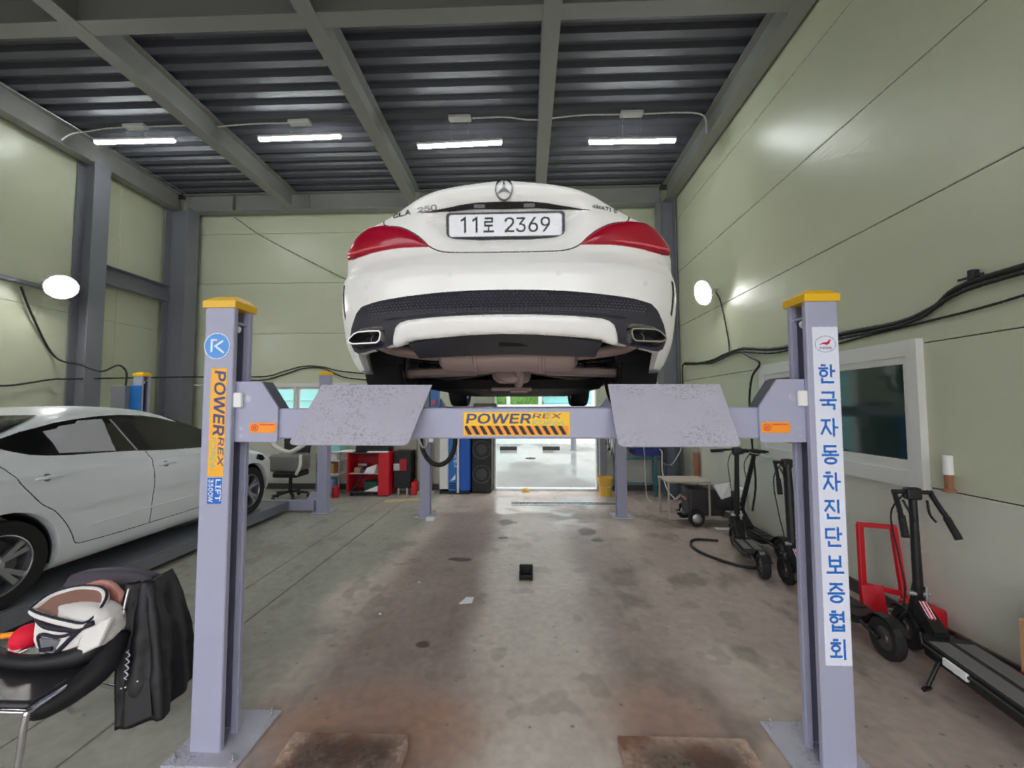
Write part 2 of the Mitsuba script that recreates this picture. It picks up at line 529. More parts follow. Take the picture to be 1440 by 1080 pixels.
BZ, BH = 5.615, 0.365
for x, s in zip(BEAM_X, ('at the left wall', 'first from the left wall', 'second from the left wall', 'above the lifted white saloon', 'along the right wall')):
    add('roof_beam', mv(hbeam(8.05 - YF, BH, 0.185), x, YF, BZ), 'mat_steel_grey', False, 'grey steel roof beam running front to back, ' + s, kind='structure')
bays = list(zip(BEAM_X[:-1], BEAM_X[1:]))
for Y, s in ((4.03, 'cross beam over the front lift posts'), (-0.2, 'cross beam over the camera')):
    k = thing('cross_beam', 'grey steel ' + s, None, kind='structure')
    for a, b in bays:
        m = rot(hbeam(b - a - 0.012, BH - 0.02, 0.175), (0, 0, 1), -90)
        add(k + '__span', mv(m, a + 0.006, Y, BZ + 0.01), 'mat_steel_grey', False)
m = rot(hbeam(XR - XL - 0.5, BH, 0.2), (0, 0, 1), -90)
k = add('back_beam', mv(m, XL + 0.25, 8.15, BZ), 'mat_steel_grey', False, 'grey steel beam along the top of the back wall', kind='structure')
for x in (-5.95, -4.4, -1.9, 0.6):
    add(k + '__stiffener', cbox(x - 0.006, x + 0.006, 8.06, 8.14, BZ + 0.013, BZ + BH - 0.013, 0.002), 'mat_steel_grey', False)


def hcolumn(x, y, b, h, z1, axis):
    """An upright H section; axis 'x': flanges face x, 'y': flanges face y."""
    m = hbeam(z1, h, b, 0.014, 0.01)
    v = m.vertices.copy()
    m.vertices = np.c_[v[:, 0], v[:, 2] - h / 2, v[:, 1]]
    m.invert()
    if axis == 'x':
        v = m.vertices.copy()
        m.vertices = np.c_[v[:, 1], v[:, 0], v[:, 2]]
        m.invert()
    return mv(m, x, y, 0)


def column(x, y, b, h, axis, label):
    k = add('steel_column', hcolumn(x, y, b, h, BZ, axis), 'mat_column', False, label, kind='structure')
    add(k + '__base_plate', cbox(x - 0.18, x + 0.18, y - 0.18, y + 0.18, 0.0, 0.016, 0.003), 'mat_column', False)


column(-7.08, 6.42, 0.26, 0.3, 'x', 'grey steel column on the left wall behind the round lamp')
column(-6.94, 8.02, 0.3, 0.46, 'x', 'grey steel column in the back left corner')
column(2.72, 8.04, 0.3, 0.3, 'x', 'grey steel column in the back right corner')
column(-7.08, 2.2, 0.26, 0.3, 'x', 'grey steel column on the left wall nearest the camera')
# rail between the two left columns
m = cat(cbox(-7.17, -7.03, 6.5, 7.9, 3.72, 3.735, 0.002), cbox(-7.17, -7.03, 6.5, 7.9, 4.02, 4.035, 0.002), cbox(-7.17, -7.155, 6.5, 7.9, 3.735, 4.02, 0.002))
add('wall_rail', m, 'mat_column', False, 'grey steel rail between the two left wall columns', kind='structure')
add('wall_rail', cat(cbox(-7.24, -7.12, YF, 6.28, 3.4, 3.45, 0.004)), 'mat_column', False, 'thin grey rail on the left wall beside the round lamp', kind='structure')

# dark flashing at the foot of the right wall
add('baseboard_right', cbox(XR - 0.02, XR - 0.001, YF, YB, 0.0, 0.11, 0.003), 'mat_dark_steel', False, 'dark metal flashing along the foot of the right wall', kind='structure')
add('baseboard_back', cat(cbox(XL, OX0 - 0.04, YB - 0.02, YB - 0.001, 0.0, 0.11, 0.003), cbox(OX1 + 0.3, XR - 0.02, YB - 0.02, YB - 0.001, 0.0, 0.11, 0.003)), 'mat_dark_steel', False, 'dark metal flashing along the foot of the back wall', kind='structure')

# ---------------------------------------------------------------- right wall window
mat('pvc', C(216, 216, 212), 0.35)
mat('tint_glass', C(40, 56, 52), 0.06, spec=0.8)
mat('brown_board', C(150, 112, 92), 0.7)
tag('window_1', 'white framed dark glass window in the right wall', kind='structure')
wy0, wy1, wz0, wz1 = 3.13, 5.2, 1.03, 2.13
fr = sbox(wy0, wz0, wy1, wz1).difference(sbox(wy0 + 0.09, wz0 + 0.12, 4.12, wz1 - 0.12)).difference(sbox(4.2, wz0 + 0.12, wy1 - 0.09, wz1 - 0.12))
add('window_1__frame', prism(fr, 'x', XR - 0.055, XR + 0.01), 'mat_pvc', False)
for a, b, n in ((wy0 + 0.09, 4.12, 'mat_tint_glass'), (4.2, wy1 - 0.09, 'mat_brown_board')):
    fr = sbox(a, wz0 + 0.12, b, wz1 - 0.12).difference(sbox(a + 0.045, wz0 + 0.2, b - 0.045, wz1 - 0.175))
    k = add('window_1__sash', prism(fr, 'x', XR - 0.035, XR + 0.01), 'mat_pvc', False)
    add(k + '__pane', bx(XR - 0.02, XR - 0.012, a + 0.04, b - 0.04, wz0 + 0.195, wz1 - 0.17), n, False)

# back wall window: white frame, open sashes, clear panes
scene['mat_pane'] = {'type': 'thindielectric', 'int_ior': 1.5}
tag('window_2', 'white framed window in the back wall behind the second lift', kind='structure')
fr = sbox(WX0, WZ0, WX1, WZ1)
cells = [(WX0 + 0.07 + i * 0.515, WX0 + 0.07 + i * 0.515 + 0.475) for i in range(4)]
for a, b in cells:
    fr = fr.difference(sbox(a, WZ0 + 0.07, b, WZ1 - 0.08))
add('window_2__frame', prism(fr, 'y', YB - 0.03, YB + 0.12), 'mat_pvc', False)
for a, b in cells:
    g = sbox(a + 0.001, WZ0 + 0.071, b - 0.001, WZ1 - 0.081)
    k = add('window_2__sash', prism(g.difference(g.buffer(-0.04)), 'y', YB + 0.02, YB + 0.06), 'mat_pvc', False)
    add(k + '__pane', bx(a + 0.035, b - 0.035, YB + 0.038, YB + 0.039, WZ0 + 0.105, WZ1 - 0.115), 'mat_pane', False)

# doorway to the yard: jambs, sill
add('door_1', cbox(OX0 - 0.035, OX0, YB - 0.03, YB + 0.12, 0, OZ + 0.05, 0.003), 'mat_pvc', False, 'white jamb of the open doorway to the yard', kind='structure')
add('door_1__jamb', cbox(OX1, OX1 + 0.03, YB - 0.03, YB + 0.12, 0, OZ + 0.05, 0.003), 'mat_pvc', False)
add('door_1__head', cbox(OX0, OX1, YB - 0.03, YB + 0.12, OZ, OZ + 0.06, 0.003), 'mat_pvc', False)
add('door_1__sill', cbox(OX0, OX1, YB - 0.08, YB + 0.12, -0.02, 0.035, 0.006), 'mat_galv', False, 'metal door sill')

# ---------------------------------------------------------------- strip lights under the deck
scene_lights = [(-6.0, 5.72, 0.0, 'far left strip light, near the left wall'), (-3.42, 5.71, 0.6, 'strip light second from the left'),
                (-0.98, 5.545, 1.6, 'strip light just above the lifted white saloon, tilted up to the right'), (1.57, 5.53, -0.5, 'rightmost strip light')]
for x, z, tilt, s in scene_lights:
    k = thing('strip_light', 'glowing white LED ' + s, 'lamp', 'LED strip lights under the roof deck')
    L = 0.64
    body = cbox(-L, L, -0.035, 0.035, 0.012, 0.05, 0.006)
    glow = cat(cbox(-L + 0.01, L - 0.01, -0.032, 0.032, -0.025, 0.012, 0.012))
    R = trimesh.transformations.rotation_matrix(math.radians(-tilt), (0, 1, 0))
    for m, n, b in ((body, 'housing', 'mat_white_plastic'), (glow, 'diffuser', None)):
        m.apply_transform(R)
        m.apply_translation((x, 6.0, z))
    add(k + '__housing', body, 'mat_white_plastic', 30)
    d = mikit.ply(glow, 'mat_lamp')
    d['emitter'] = {'type': 'area', 'radiance': rgb((LAMP * 0.95, LAMP, LAMP * 0.98))}
    add(k + '__diffuser', d, None)
    for s2 in (-0.13, 0.13):
        add(k + '__wire', tube([(x + s2, 6.0, z + 0.05), (x + s2, 6.0, 5.93)], 0.003, 5), 'mat_galv')
    add(k + '__junction_box', rbox(x - 0.17, x + 0.17, 5.94, 6.06, 5.925, 5.985, 0.02), 'mat_white_plastic')
for label, segs in (('white cable conduit on the roof deck joining the two left strip lights', ([(-6.935, 5.8, 5.64), (-6.9, 5.9, 5.8), (-6.75, 6.0, 5.9), (-6.5, 6.0, 5.935), (-6.18, 6.0, 5.95)], [(-5.82, 6.0, 5.95), (-5.2, 6.0, 5.955), (-4.95, 6.0, 5.93), (-4.735, 6.0, 5.92)], [(-4.705, 6.0, 5.92), (-4.45, 6.0, 5.94), (-4.0, 6.0, 5.955), (-3.60, 6.0, 5.95)])),
                    ('white cable conduit on the roof deck above the lifted white saloon', ([(-0.80, 6.0, 5.95), (-0.3, 6.0, 5.955), (0.0, 6.0, 5.91), (0.265, 6.0, 5.90)], [(0.295, 6.0, 5.90), (0.5, 6.0, 5.93), (0.9, 6.0, 5.955), (1.39, 6.0, 5.95)], [(1.75, 6.0, 5.95), (2.3, 6.0, 5.955), (2.55, 6.0, 5.93), (2.645, 6.0, 5.85), (2.66, 6.01, 5.63)]))):
    k = thing('white_conduit', label, 'conduit')
    for pts in segs:
        add(k + '__segment', tube(pts, 0.011, 6, 4), 'mat_white_plastic', True)


def round_lamp(at, aim, label, stem):
    """A round LED floodlight with a domed diffuser."""
    k = thing('round_lamp', label, 'lamp', 'round wall lamps')
    a = np.asarray(aim, float) / np.linalg.norm(aim)
    M = trimesh.geometry.align_vectors([0, 0, 1], a)
    M[:3, 3] = at
    body = lathe([(0, -0.12), (0.05, -0.12), (0.06, -0.06), (0.16, -0.015), (0.19, 0.0), (0.19, 0.02), (0.0, 0.02)], 28)
    glow = lathe([(0.18, 0.012), (0.178, 0.03), (0.14, 0.05), (0.07, 0.062), (0.0, 0.065)], 28)
    add(k + '__housing', xform(body, M), 'mat_white_plastic')
    d = mikit.ply(xform(glow, M), 'mat_lamp', smooth=True)
    d['emitter'] = {'type': 'area', 'radiance': rgb((LAMP_ROUND, LAMP_ROUND, LAMP_ROUND * 0.97))}
    add(k + '__diffuser', d, None)
    add(k + '__bracket', tube(stem, 0.018, 8), 'mat_galv')


round_lamp((-6.86, 5.84, 3.42), (0.75, -0.35, -0.55), 'round glowing lamp on the left wall above the parked white car', [(-6.95, 5.88, 3.48), (-7.06, 5.9, 3.5), (-7.22, 5.9, 3.5)])
round_lamp((2.68, 6.3, 3.345), (-0.85, -0.2, -0.28), 'round glowing lamp on the right wall left of the blue lettered post', [(2.77, 6.32, 3.37), (2.85, 6.33, 3.4), (2.9, 6.33, 3.4)])


# ---------------------------------------------------------------- four post lifts
def post_mesh(x0, x1, y0, y1, z1, side):
    """A folded steel post: the channel opens towards 'side' (+1 = +x, -1 = -x), with lips at the mouth."""
    t, lip = 0.006, 0.026
    w = x1 - x0
    o = P([(0, 0), (w, 0), (w, y1 - y0), (0, y1 - y0)]).buffer(-0.008).buffer(0.008, quad_segs=3)
    inner = sbox(t, t, w - t, y1 - y0 - t)
    mouth = sbox(w - 2 * t, lip, w + 1, y1 - y0 - lip)
    c = o.difference(inner).difference(mouth)
    # the two returns of the lips
    c = unary_union([c, sbox(w - 0.03, lip, w - t, lip + t), sbox(w - 0.03, y1 - y0 - lip - t, w - t, y1 - y0 - lip)])
    if side < 0:
        c = affinity.scale(c, -1, 1, origin=(w / 2, 0))
    return mv(prism(c, 'z', 0.012, z1), x0, y0, 0)


mat('lift_rail', C(118, 118, 140), 0.45)  # lift colour darkened to carry the shade inside the posts


def make_lift(label, X0, X1, YN, YFAR, zr, group, caps=True, ramp=None, runways=(), beams=True):
    k = thing('car_lift', label, 'car lift', group)
    W, D, ZP = 0.15, 0.145, 2.135
    posts = {}
    for ix, (x0, x1, side) in enumerate(((X0, X0 + W, 1), (X1 - W, X1, -1))):
        for iy, y0 in enumerate((YN, YFAR - D)):
            q = add(k + '__post', post_mesh(x0, x1, y0, y0 + D, ZP, side), 'mat_lift', False)
            posts[ix, iy] = q
            b0, b1 = (x0 - 0.07, x1 + 0.13) if side > 0 else (x0 - 0.13, x1 + 0.07)
            if iy:
                b0, b1 = x0 - 0.06, x1 + 0.06
            add(q + '__base_plate', cbox(b0, b1, y0 - 0.08, y0 + D + 0.14, 0.0, 0.014, 0.003), 'mat_lift_dusty', False)
            # added liner plates; the channel shade and dark steel are put in their colour
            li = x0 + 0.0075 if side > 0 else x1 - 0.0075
            add(q + '__shade_liner', cat(cbox(li, li + side * 0.003, y0 + 0.012, y0 + D - 0.012, 0.03, ZP - 0.08, 0.001), cbox(li, li + side * 0.105, y0 + D - 0.0105, y0 + D - 0.0075, 0.03, ZP - 0.08, 0.001)), 'mat_lift_rail', False, 'added dark liner with the shade inside the post put in its colour')
            for bxx in (b0 + 0.035, b1 - 0.035):
                for byy in (y0 - 0.045, y0 + D + 0.1):
                    add(q + '__anchor_bolt', mv(cat(trimesh.creation.cylinder(0.013, 0.014, sections=6), mv(trimesh.creation.cylinder(0.007, 0.03, sections=8), 0, 0, 0.012)), bxx, byy, 0.021), 'mat_galv')
            # yellow moulded cap: two roof-like halves
            lo, hi = (x0 - 0.008, x1 + 0.008)
            cap = hull([(x, y, z) for x in (lo, hi) for y in (y0 - 0.008, y0 + D + 0.012) for z in (ZP, ZP + 0.035)] + [(x, y, ZP + 0.062) for x in (lo + 0.04, hi - 0.02) for y in (y0 + 0.03, y0 + D - 0.02)])
            add(q + '__cap', cap, 'mat_yellow', 25)
            # top plate with the rope screw inside the channel, ladder strip
            tx0, tx1 = (x0 + 0.01, x1 - 0.01)
            add(q + '__top_plate', cbox(tx0, tx1, y0 + 0.01, y0 + D - 0.01, ZP - 0.075, ZP - 0.065, 0.002), 'mat_lift', False)
            cx = (x0 + x1) / 2
            add(q + '__ladder', cbox(cx - 0.012, cx + 0.012, y0 + D - 0.05, y0 + D - 0.04, 0.1, ZP - 0.1, 0.002), 'mat_lift_dark', False)
            add(q + '__roller', lathe([(0, -0.01), (0.02, -0.01), (0.02, 0.01), (0, 0.01)], 12, 'y', (x1 - 0.025 if side > 0 else x0 + 0.025, y0 + 0.05, ZP - 0.1)), 'mat_white_plastic')
    # cross beams with the carriages that run in the posts
    for iy, (y0, s) in enumerate(((YN, 1), (YFAR - D, -1))):
        q = add(k + '__crossbeam', cat(cbox(X0 + W + 0.06, X1 - W - 0.06, y0 + 0.045, y0 + 0.145, zr - 0.155, zr - 0.004, 0.006)), 'mat_lift', False)
        for side, xa in ((1, X0 + W), (-1, X1 - W)):
            pl = [(-0.06, -0.17), (-0.06, 0.13), (0.125, 0.13), (0.215, 0.0), (0.215, -0.17)]
            pl = P([(xa + side * a, zr + b) for a, b in pl]).buffer(-0.01).buffer(0.01, quad_segs=3)
            yp = y0 + 0.03 if s > 0 else y0 + D - 0.045
            add(q + '__carriage_plate', prism(pl, 'y', yp, yp + 0.012), 'mat_lift', False)
            add(q + '__gusset', hull([(xa + side * a, y, zr + b) for y in (yp + 0.012, yp + 0.1) for a, b in ((0.125, 0.13), (0.215, -0.005), (0.115, 0.124), (0.205, -0.011))]), 'mat_lift_dark', False)
            add(q + '__carriage_box', cbox(xa - side * 0.11, xa - side * 0.015, y0 + 0.03, y0 + D - 0.03, zr - 0.16, zr + 0.1, 0.006), 'mat_lift_dark', False)
            if s > 0:
                f = y0 + 0.03
                add(q + '__guide_block', cbox(xa - side * 0.012, xa + side * 0.04, f - 0.02, f, zr - 0.0, zr + 0.075, 0.004), 'mat_white_plastic', False)
                add(q + '__pin', lathe([(0, 0.0), (0.018, 0.0), (0.018, 0.028), (0.012, 0.032), (0, 0.032)], 16, 'y', (xa + side * 0.058, f, zr + 0.045)), 'mat_galv')
                for dz in (-0.14, -0.105):
                    add(q + '__bolt', lathe([(0, 0), (0.011, 0), (0.011, 0.01), (0, 0.01)], 8, 'y', (xa + side * 0.03, f, zr + dz)), 'mat_galv')
    # runways
    for x0, x1 in runways:
        q = add(k + '__runway', cat(cbox(x0, x1, YN + 0.15, YFAR - 0.15, zr - 0.012, zr, 0.003), cbox(x0, x0 + 0.035, YN + 0.15, YFAR - 0.15, zr - 0.13, zr - 0.012, 0.004), cbox(x1 - 0.035, x1, YN + 0.15, YFAR - 0.15, zr - 0.13, zr - 0.012, 0.004),
                                  cbox(x0 + 0.035, x1 - 0.035, YN + 0.15, YN + 0.16, zr - 0.12, zr - 0.012, 0.002)), 'mat_lift' if zr > 1 else 'mat_lift_low', False)
    return k, posts


mat('lift_low', C(112, 116, 122), 0.4)
ZR = 1.637
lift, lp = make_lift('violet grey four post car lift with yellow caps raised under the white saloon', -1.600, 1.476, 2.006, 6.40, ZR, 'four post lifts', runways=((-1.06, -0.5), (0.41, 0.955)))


# ramp flaps tipped up at the near end of the runways
def flap(corners, key):
    """A steel flap from its four corners (top left, top right, bottom right, bottom left), with rounded lower corners."""
    tl, tr, br, bl = (np.array(c, float) for c in corners)
    w, h = np.linalg.norm(tr - tl), np.linalg.norm(bl - tl)
    poly = rrect(0, 0, 1, 1, 0.055)
    poly = unary_union([poly, sbox(0, 0.5, 1, 1)])
    xy = np.array(poly.exterior.coords)[:-1]
    pts = np.array([(bl * (1 - a) + br * a) * (1 - b) + (tl * (1 - a) + tr * a) * b for a, b in xy])
    n = np.cross(tr - tl, bl - tl)
    n /= np.linalg.norm(n)
    return pts, n


for cs in ([(-1.04, 2.085, 1.752), (-0.476, 2.085, 1.750), (-0.544, 1.9, 1.463), (-1.10, 1.9, 1.466)], [(0.405, 2.085, 1.750), (0.953, 2.085, 1.747), (0.955, 1.9, 1.459), (0.413, 1.9, 1.459)]):
    pts, n = flap(cs, lift)
    q = add(lift + '__ramp_flap', hull(np.vstack([pts, pts + n * 0.006])), 'mat_lift_dusty', False)
    tl, tr = np.array(cs[0]), np.array(cs[1])
    mid = (np.array(cs[0]) + cs[3]) / 2, (np.array(cs[1]) + cs[2]) / 2
    for m in mid:
        add(q + '__hinge_arm', bar(m * 0.86 + np.array([(mid[0][0] + mid[1][0]) / 2, 2.0, 1.6]) * 0.14 + [0, 0.02, 0], [m[0], 2.17, 1.60], 0.014, 0.06), 'mat_lift_dark', False)
    add(q + '__hinge_rod', tube([(cs[0][0] + 0.02, 2.165, 1.615), (cs[1][0] - 0.02, 2.165, 1.615)], 0.014, 10), 'mat_galv')


# stickers of the front cross beam and the posts
def maker_words(frame, h, key, s=1.0):
    """The maker's lettering: heavy first half, light second half, a small word below it; s scales the height of the letters."""
    o, r, u = (np.asarray(q, float) for q in frame)
    r, u = r / np.linalg.norm(r), u / np.linalg.norm(u) * s
    add(key + '__lettering', text('POWER', h * 0.50 * s, (o + u * h * 0.24, r, u), True, 0.001, 3.05 * h, 0.12), 'mat_ink_navy', False)
    add(key + '__lettering', text('REX', h * 0.26 * s, (o + r * 3.12 * h + u * h * 0.50, r, u), False, 0.001, 1.35 * h, 0.12), 'mat_ink_navy', False)
    add(key + '__lettering', text('KOREA', h * 0.24 * s, (o + r * 3.12 * h + u * h * 0.14, r, u), False, 0.001, 1.45 * h, 0.1), 'mat_ink_green', False)


cbk = lift + '__crossbeam'
yb = 2.006 + 0.045
add(cbk + '__sticker', bx(-0.309, 0.211, yb - 0.0015, yb + 0.001, 1.498, 1.612), 'mat_sticker_yellow', False)
add(cbk + '__hazard_strip', bx(-0.303, 0.205, yb - 0.0022, yb, 1.502, 1.545), 'mat_sticker_orange', False)
hz = [P([(x, 1.502), (x + 0.019, 1.502), (x - 0.006, 1.545), (x - 0.025, 1.545)]).intersection(sbox(-0.303, 1.502, 0.205, 1.545)) for x in np.arange(-0.285, 0.215, 0.0385)]
add(cbk + '__hazard_stripe', prism(MultiPolygon([g for g in hz if not g.is_empty]), 'y', yb - 0.003, yb - 0.0015), 'mat_black', False)
maker_words(((-0.298, yb - 0.0015, 1.536), (1, 0, 0), (0, 0, 1)), 0.105, cbk, 0.86)
for side, xa in ((1, -1.45), (-1, 1.326)):
    a, b = sorted((xa + side * 0.075, xa + side * 0.208))
    yp = 2.006 + 0.03
    fr = ((a, yp - 0.001, ZR - 0.125), (1, 0, 0), (0, 0, 1))
    add(cbk + '__warning_label', plate2d(rrect(0, 0, b - a, 0.05, 0.008), fr, 0.001), 'mat_sticker_orange', False)
    fr2 = ((a, yp - 0.0022, ZR - 0.125), (1, 0, 0), (0, 0, 1))
    add(cbk + '__warning_symbol', plate2d(unary_union([ring(0.026, 0.025, 0.016, 0.016, 0.003), sbox(0.019, 0.016, 0.0235, 0.034), sbox(0.0285, 0.016, 0.033, 0.034), sbox(0.05, 0.038, 0.125, 0.042)]), fr2, 0.001), 'mat_ink_red', False)

pk = lp[0, 0]
yf = 2.006
V = 1 / 276.4     # metres per photo pixel on the front face of the posts


def post_frame(x, z):
    return ((x, yf - 0.0012, z), (1, 0, 0), (0, 0, 1))


add(pk + '__logo_disc', plate2d(Point(0, 0).buffer(0.062), post_frame(-1.532, 1.942)), 'mat_sticker_blue', False)
add(pk + '__logo_rim', plate2d(ring(0, 0, 0.064, 0.064, 0.004), post_frame(-1.532, 1.942), 0.002), 'mat_white_sticker', False)
lg = strokes([[(-0.027, -0.03), (-0.027, 0.03), (0.0, 0.03)], [(0.03, 0.026), (-0.008, 0.0), (0.036, -0.034)]], 0.010)
add(pk + '__logo_mark', plate2d(lg, ((-1.532, yf - 0.0024, 1.942), (1, 0, 0), (0, 0, 1))), 'mat_white_sticker', False)
# vertical sticker, read from top to bottom
vx0, vx1, vz0, vz1 = -1.558, -1.478, 1.302, 1.832
add(pk + '__sticker', bx(vx0, vx1, yf - 0.0012, yf + 0.001, vz0, vz1), 'mat_sticker_amber', False)
maker_words(((vx0 - 0.004, yf - 0.0012, vz1 - 0.012), (0, 0, -1), (1, 0, 0)), 0.105, pk)
add(pk + '__rating_sticker', bx(-1.556, -1.486, yf - 0.0012, yf + 0.001, 1.17, 1.295), 'mat_ink_blue', False)
add(pk + '__lettering', text('LIFT', 0.026, ((-1.515, yf - 0.0012, 1.288), (0, 0, -1), (1, 0, 0)), True, 0.001, 0.105), 'mat_white_sticker', False)
add(pk + '__lettering', text('3500W', 0.022, ((-1.550, yf - 0.0012, 1.288), (0, 0, -1), (1, 0, 0)), True, 0.001, 0.11), 'mat_white_sticker', False)

# white banner with blue Korean lettering on the right post
pk = lp[1, 0]
add(pk + '__banner', bx(1.352, 1.470, yf - 0.0012, yf + 0.001, 0.463, 2.012), 'mat_white_sticker', False)
for i, ch in enumerate('한국자동차진단보증협회'):
    g = affinity.scale(hangul(ch, 0.125), 0.078, 0.083, origin=(0, 0))
    cz = 1.79 - i * 0.1255
    add(pk + '__lettering', plate2d(g, ((1.373, yf - 0.0014, cz - 0.042), (1, 0, 0), (0, 0, 1)), 0.001), 'mat_ink_blue', False)
fr = ((1.411, yf - 0.0014, 1.93), (1, 0, 0), (0, 0, 1))
add(pk + '__emblem_ring', plate2d(ring(0, 0, 0.048, 0.038, 0.002), fr, 0.0006), 'mat_ink_grey', False)
add(pk + '__emblem_mark', plate2d(P([(-0.03, -0.004), (-0.012, 0.008), (0.008, 0.01), (0.018, 0.021), (0.027, 0.024), (0.021, 0.012), (0.018, 0.002), (0.006, -0.004), (-0.008, 0.0)]), fr, 0.0006), 'mat_ink_red', False)
add(pk + '__emblem_word', text('KAIWA', 0.011, ((1.383, yf - 0.0014, 1.907), (1, 0, 0), (0, 0, 1)), True, 0.0006, 0.056), 'mat_ink_grey', False)


# ---------------------------------------------------------------- the lifted white saloon
from scipy.interpolate import PchipInterpolator
import shapely

SX, SY, SZ = -0.098, 1.775, 1.640      # car axis, rearmost point, ground under its wheels


def pch(pts):
    a = np.array(pts, float)
    return PchipInterpolator(a[:, 0], a[:, 1])


# rear profile on the axis, half width and corner length by height
c_yr = pch([(0.18, 0.17), (0.25, 0.10), (0.32, 0.045), (0.40, 0.02), (0.49, 0.0), (0.56, 0.0), (0.62, 0.012), (0.665, 0.045), (0.70, 0.072), (0.76, 0.085), (0.86, 0.09), (0.93, 0.085), (0.97, 0.07), (1.0, 0.062), (1.025, 0.066), (1.05, 0.10)])
c_w = pch([(0.18, 0.835), (0.25, 0.862), (0.40, 0.882), (0.60, 0.8885), (0.68, 0.886), (0.74, 0.876), (0.80, 0.85), (0.85, 0.805), (0.875, 0.755), (0.89, 0.705), (0.906, 0.64), (0.925, 0.57), (0.95, 0.485), (0.975, 0.415), (0.99, 0.365), (1.003, 0.305), (1.013, 0.23), (1.02, 0.14), (1.026, 0.0)])
c_L = pch([(0.18, 0.52), (0.45, 0.56), (0.66, 0.55), (0.76, 0.45), (0.86, 0.35), (0.90, 0.25), (0.925, 0.17), (0.95, 0.11), (0.98, 0.075), (1.03, 0.05)])
NEXP = 2.6
RECESS = P([(-0.385, 0.915), (-0.33, 0.80), (-0.25, 0.735), (-0.12, 0.715), (0.12, 0.715), (0.25, 0.735), (0.33, 0.80), (0.385, 0.915), (0.25, 0.95), (0.0, 0.965), (-0.25, 0.95)])


def recess_depth(x, z):
    pts = shapely.points(x, z)
    d = shapely.distance(pts, RECESS.exterior) * shapely.contains(RECESS, pts)
    t = np.clip(d / 0.075, 0, 1)
    return 0.042 * t * t * (3 - 2 * t)


def rear_y(x, z, rec=True):
    """The rear surface of the saloon: distance in front of the rearmost point at (x, z)."""
    x, z = np.asarray(x, float), np.asarray(z, float)
    w = np.maximum(c_w(z), 1e-3)
    u = np.clip(np.abs(x) / w, 0, 0.9995)
    y = c_yr(z) + c_L(z) * (1 - (1 - u ** NEXP) ** (1 / NEXP))
    return y + recess_depth(x, z) if rec else y


def rear_point(x, z, off=0.0):
    e = 0.004
    y = rear_y(x, z)
    dx = (rear_y(x + e, z, True) - rear_y(x - e, z, True)) / (2 * e)
    dz = (rear_y(x, z + e, True) - rear_y(x, z - e, True)) / (2 * e)
    n = np.stack([dx, -np.ones_like(y), dz], -1)
    n /= np.linalg.norm(n, axis=-1, keepdims=True)
    p = np.stack([np.asarray(x, float), y, np.asarray(z, float)], -1) + n * np.asarray(off)[..., None] * 1.0
    return p + [SX, SY, SZ]


def drape(poly, off, thick=0.006, dome=0.0, edge=0.02, step=0.014):
    """A panel of the given outline (x, z) lying on the rear surface."""
    out = []
    for g in getattr(poly, 'geoms', [poly]):
        cs = m3.CrossSection([np.array(r.coords)[:-1] for r in [g.exterior, *g.interiors]], m3.FillRule.EvenOdd)
        m = cs.extrude(0.004).refine_to_length(step)
        t = M2T(m)
        v = t.vertices
        x, z, k = v[:, 0], v[:, 1], v[:, 2] / 0.004
        o = off + (k - 1) * thick
        if dome:
            d = shapely.distance(shapely.points(x, z), g.exterior)
            q = np.clip(d / edge, 0, 1)
            o = o + dome * np.sqrt(q * (2 - q)) * k
        t.vertices = rear_point(x, z, o)
        # drape maps (x, z, out) with out = -y: keep the faces turned outwards
        if t.volume < 0:
            t.invert()
        out.append(t)
    return cat(out)


def sym(half):
    """A closed outline from its left half, listed from the axis to the axis."""
    h = [(x, z) for x, z in half]
    return Polygon(h + [(-x, z) for x, z in h[::-1]]).buffer(0)


def saloon_shell():
    zs = np.concatenate([np.linspace(0.19, 0.70, 40), np.linspace(0.712, 0.99, 38), np.array([0.997, 1.003, 1.008, 1.012, 1.016, 1.019, 1.022, 1.0245])])
    yf = pch([(0.18, 4.55), (0.3, 4.62), (0.6, 4.62), (0.72, 4.5), (0.8, 4.2), (0.88, 3.8), (0.95, 3.5), (1.04, 3.3)])
    t = np.linspace(-np.pi / 2, np.pi / 2, 91)
    rings = []
    for z in zs:
        w, yr, L = float(c_w(z)), float(c_yr(z)), float(c_L(z))
        sx = np.sign(np.sin(t)) * np.abs(np.sin(t)) ** (2 / NEXP)
        cy = 1 - np.abs(np.cos(t)) ** (2 / NEXP)
        rear = np.c_[w * sx, yr + L * cy]
        rear[:, 1] += recess_depth(rear[:, 0], np.full(len(rear), z))
        f = float(yf(z))
        Lf = min(0.9, 0.5 * (f - yr - L))
        side = np.linspace(yr + L, f - Lf, 14)[1:-1]
        front = np.c_[w * -sx * 1.0, f - Lf * cy]
        rings.append(np.vstack([rear, np.c_[np.full(12, w), side], front, np.c_[np.full(12, -w), side[::-1]]]))
    n = len(rings[0])
    v = np.vstack([np.c_[r, np.full(n, z)] for r, z in zip(rings, zs)])
    f = []
    for k in range(len(zs) - 1):
        a = k * n + np.arange(n)
        b = k * n + (np.arange(n) + 1) % n
        f += np.c_[a, b, b + n].tolist() + np.c_[a, b + n, a + n].tolist()
    v = np.vstack([v, [0, 2.3, zs[0]], [0, 1.9, 1.0258]])
    c0, c1, top = len(v) - 2, len(v) - 1, (len(zs) - 1) * n
    for j in range(n):
        f.append([c0, (j + 1) % n, j])
        f.append([c1, top + j, top + (j + 1) % n])
    return TM(v, f)


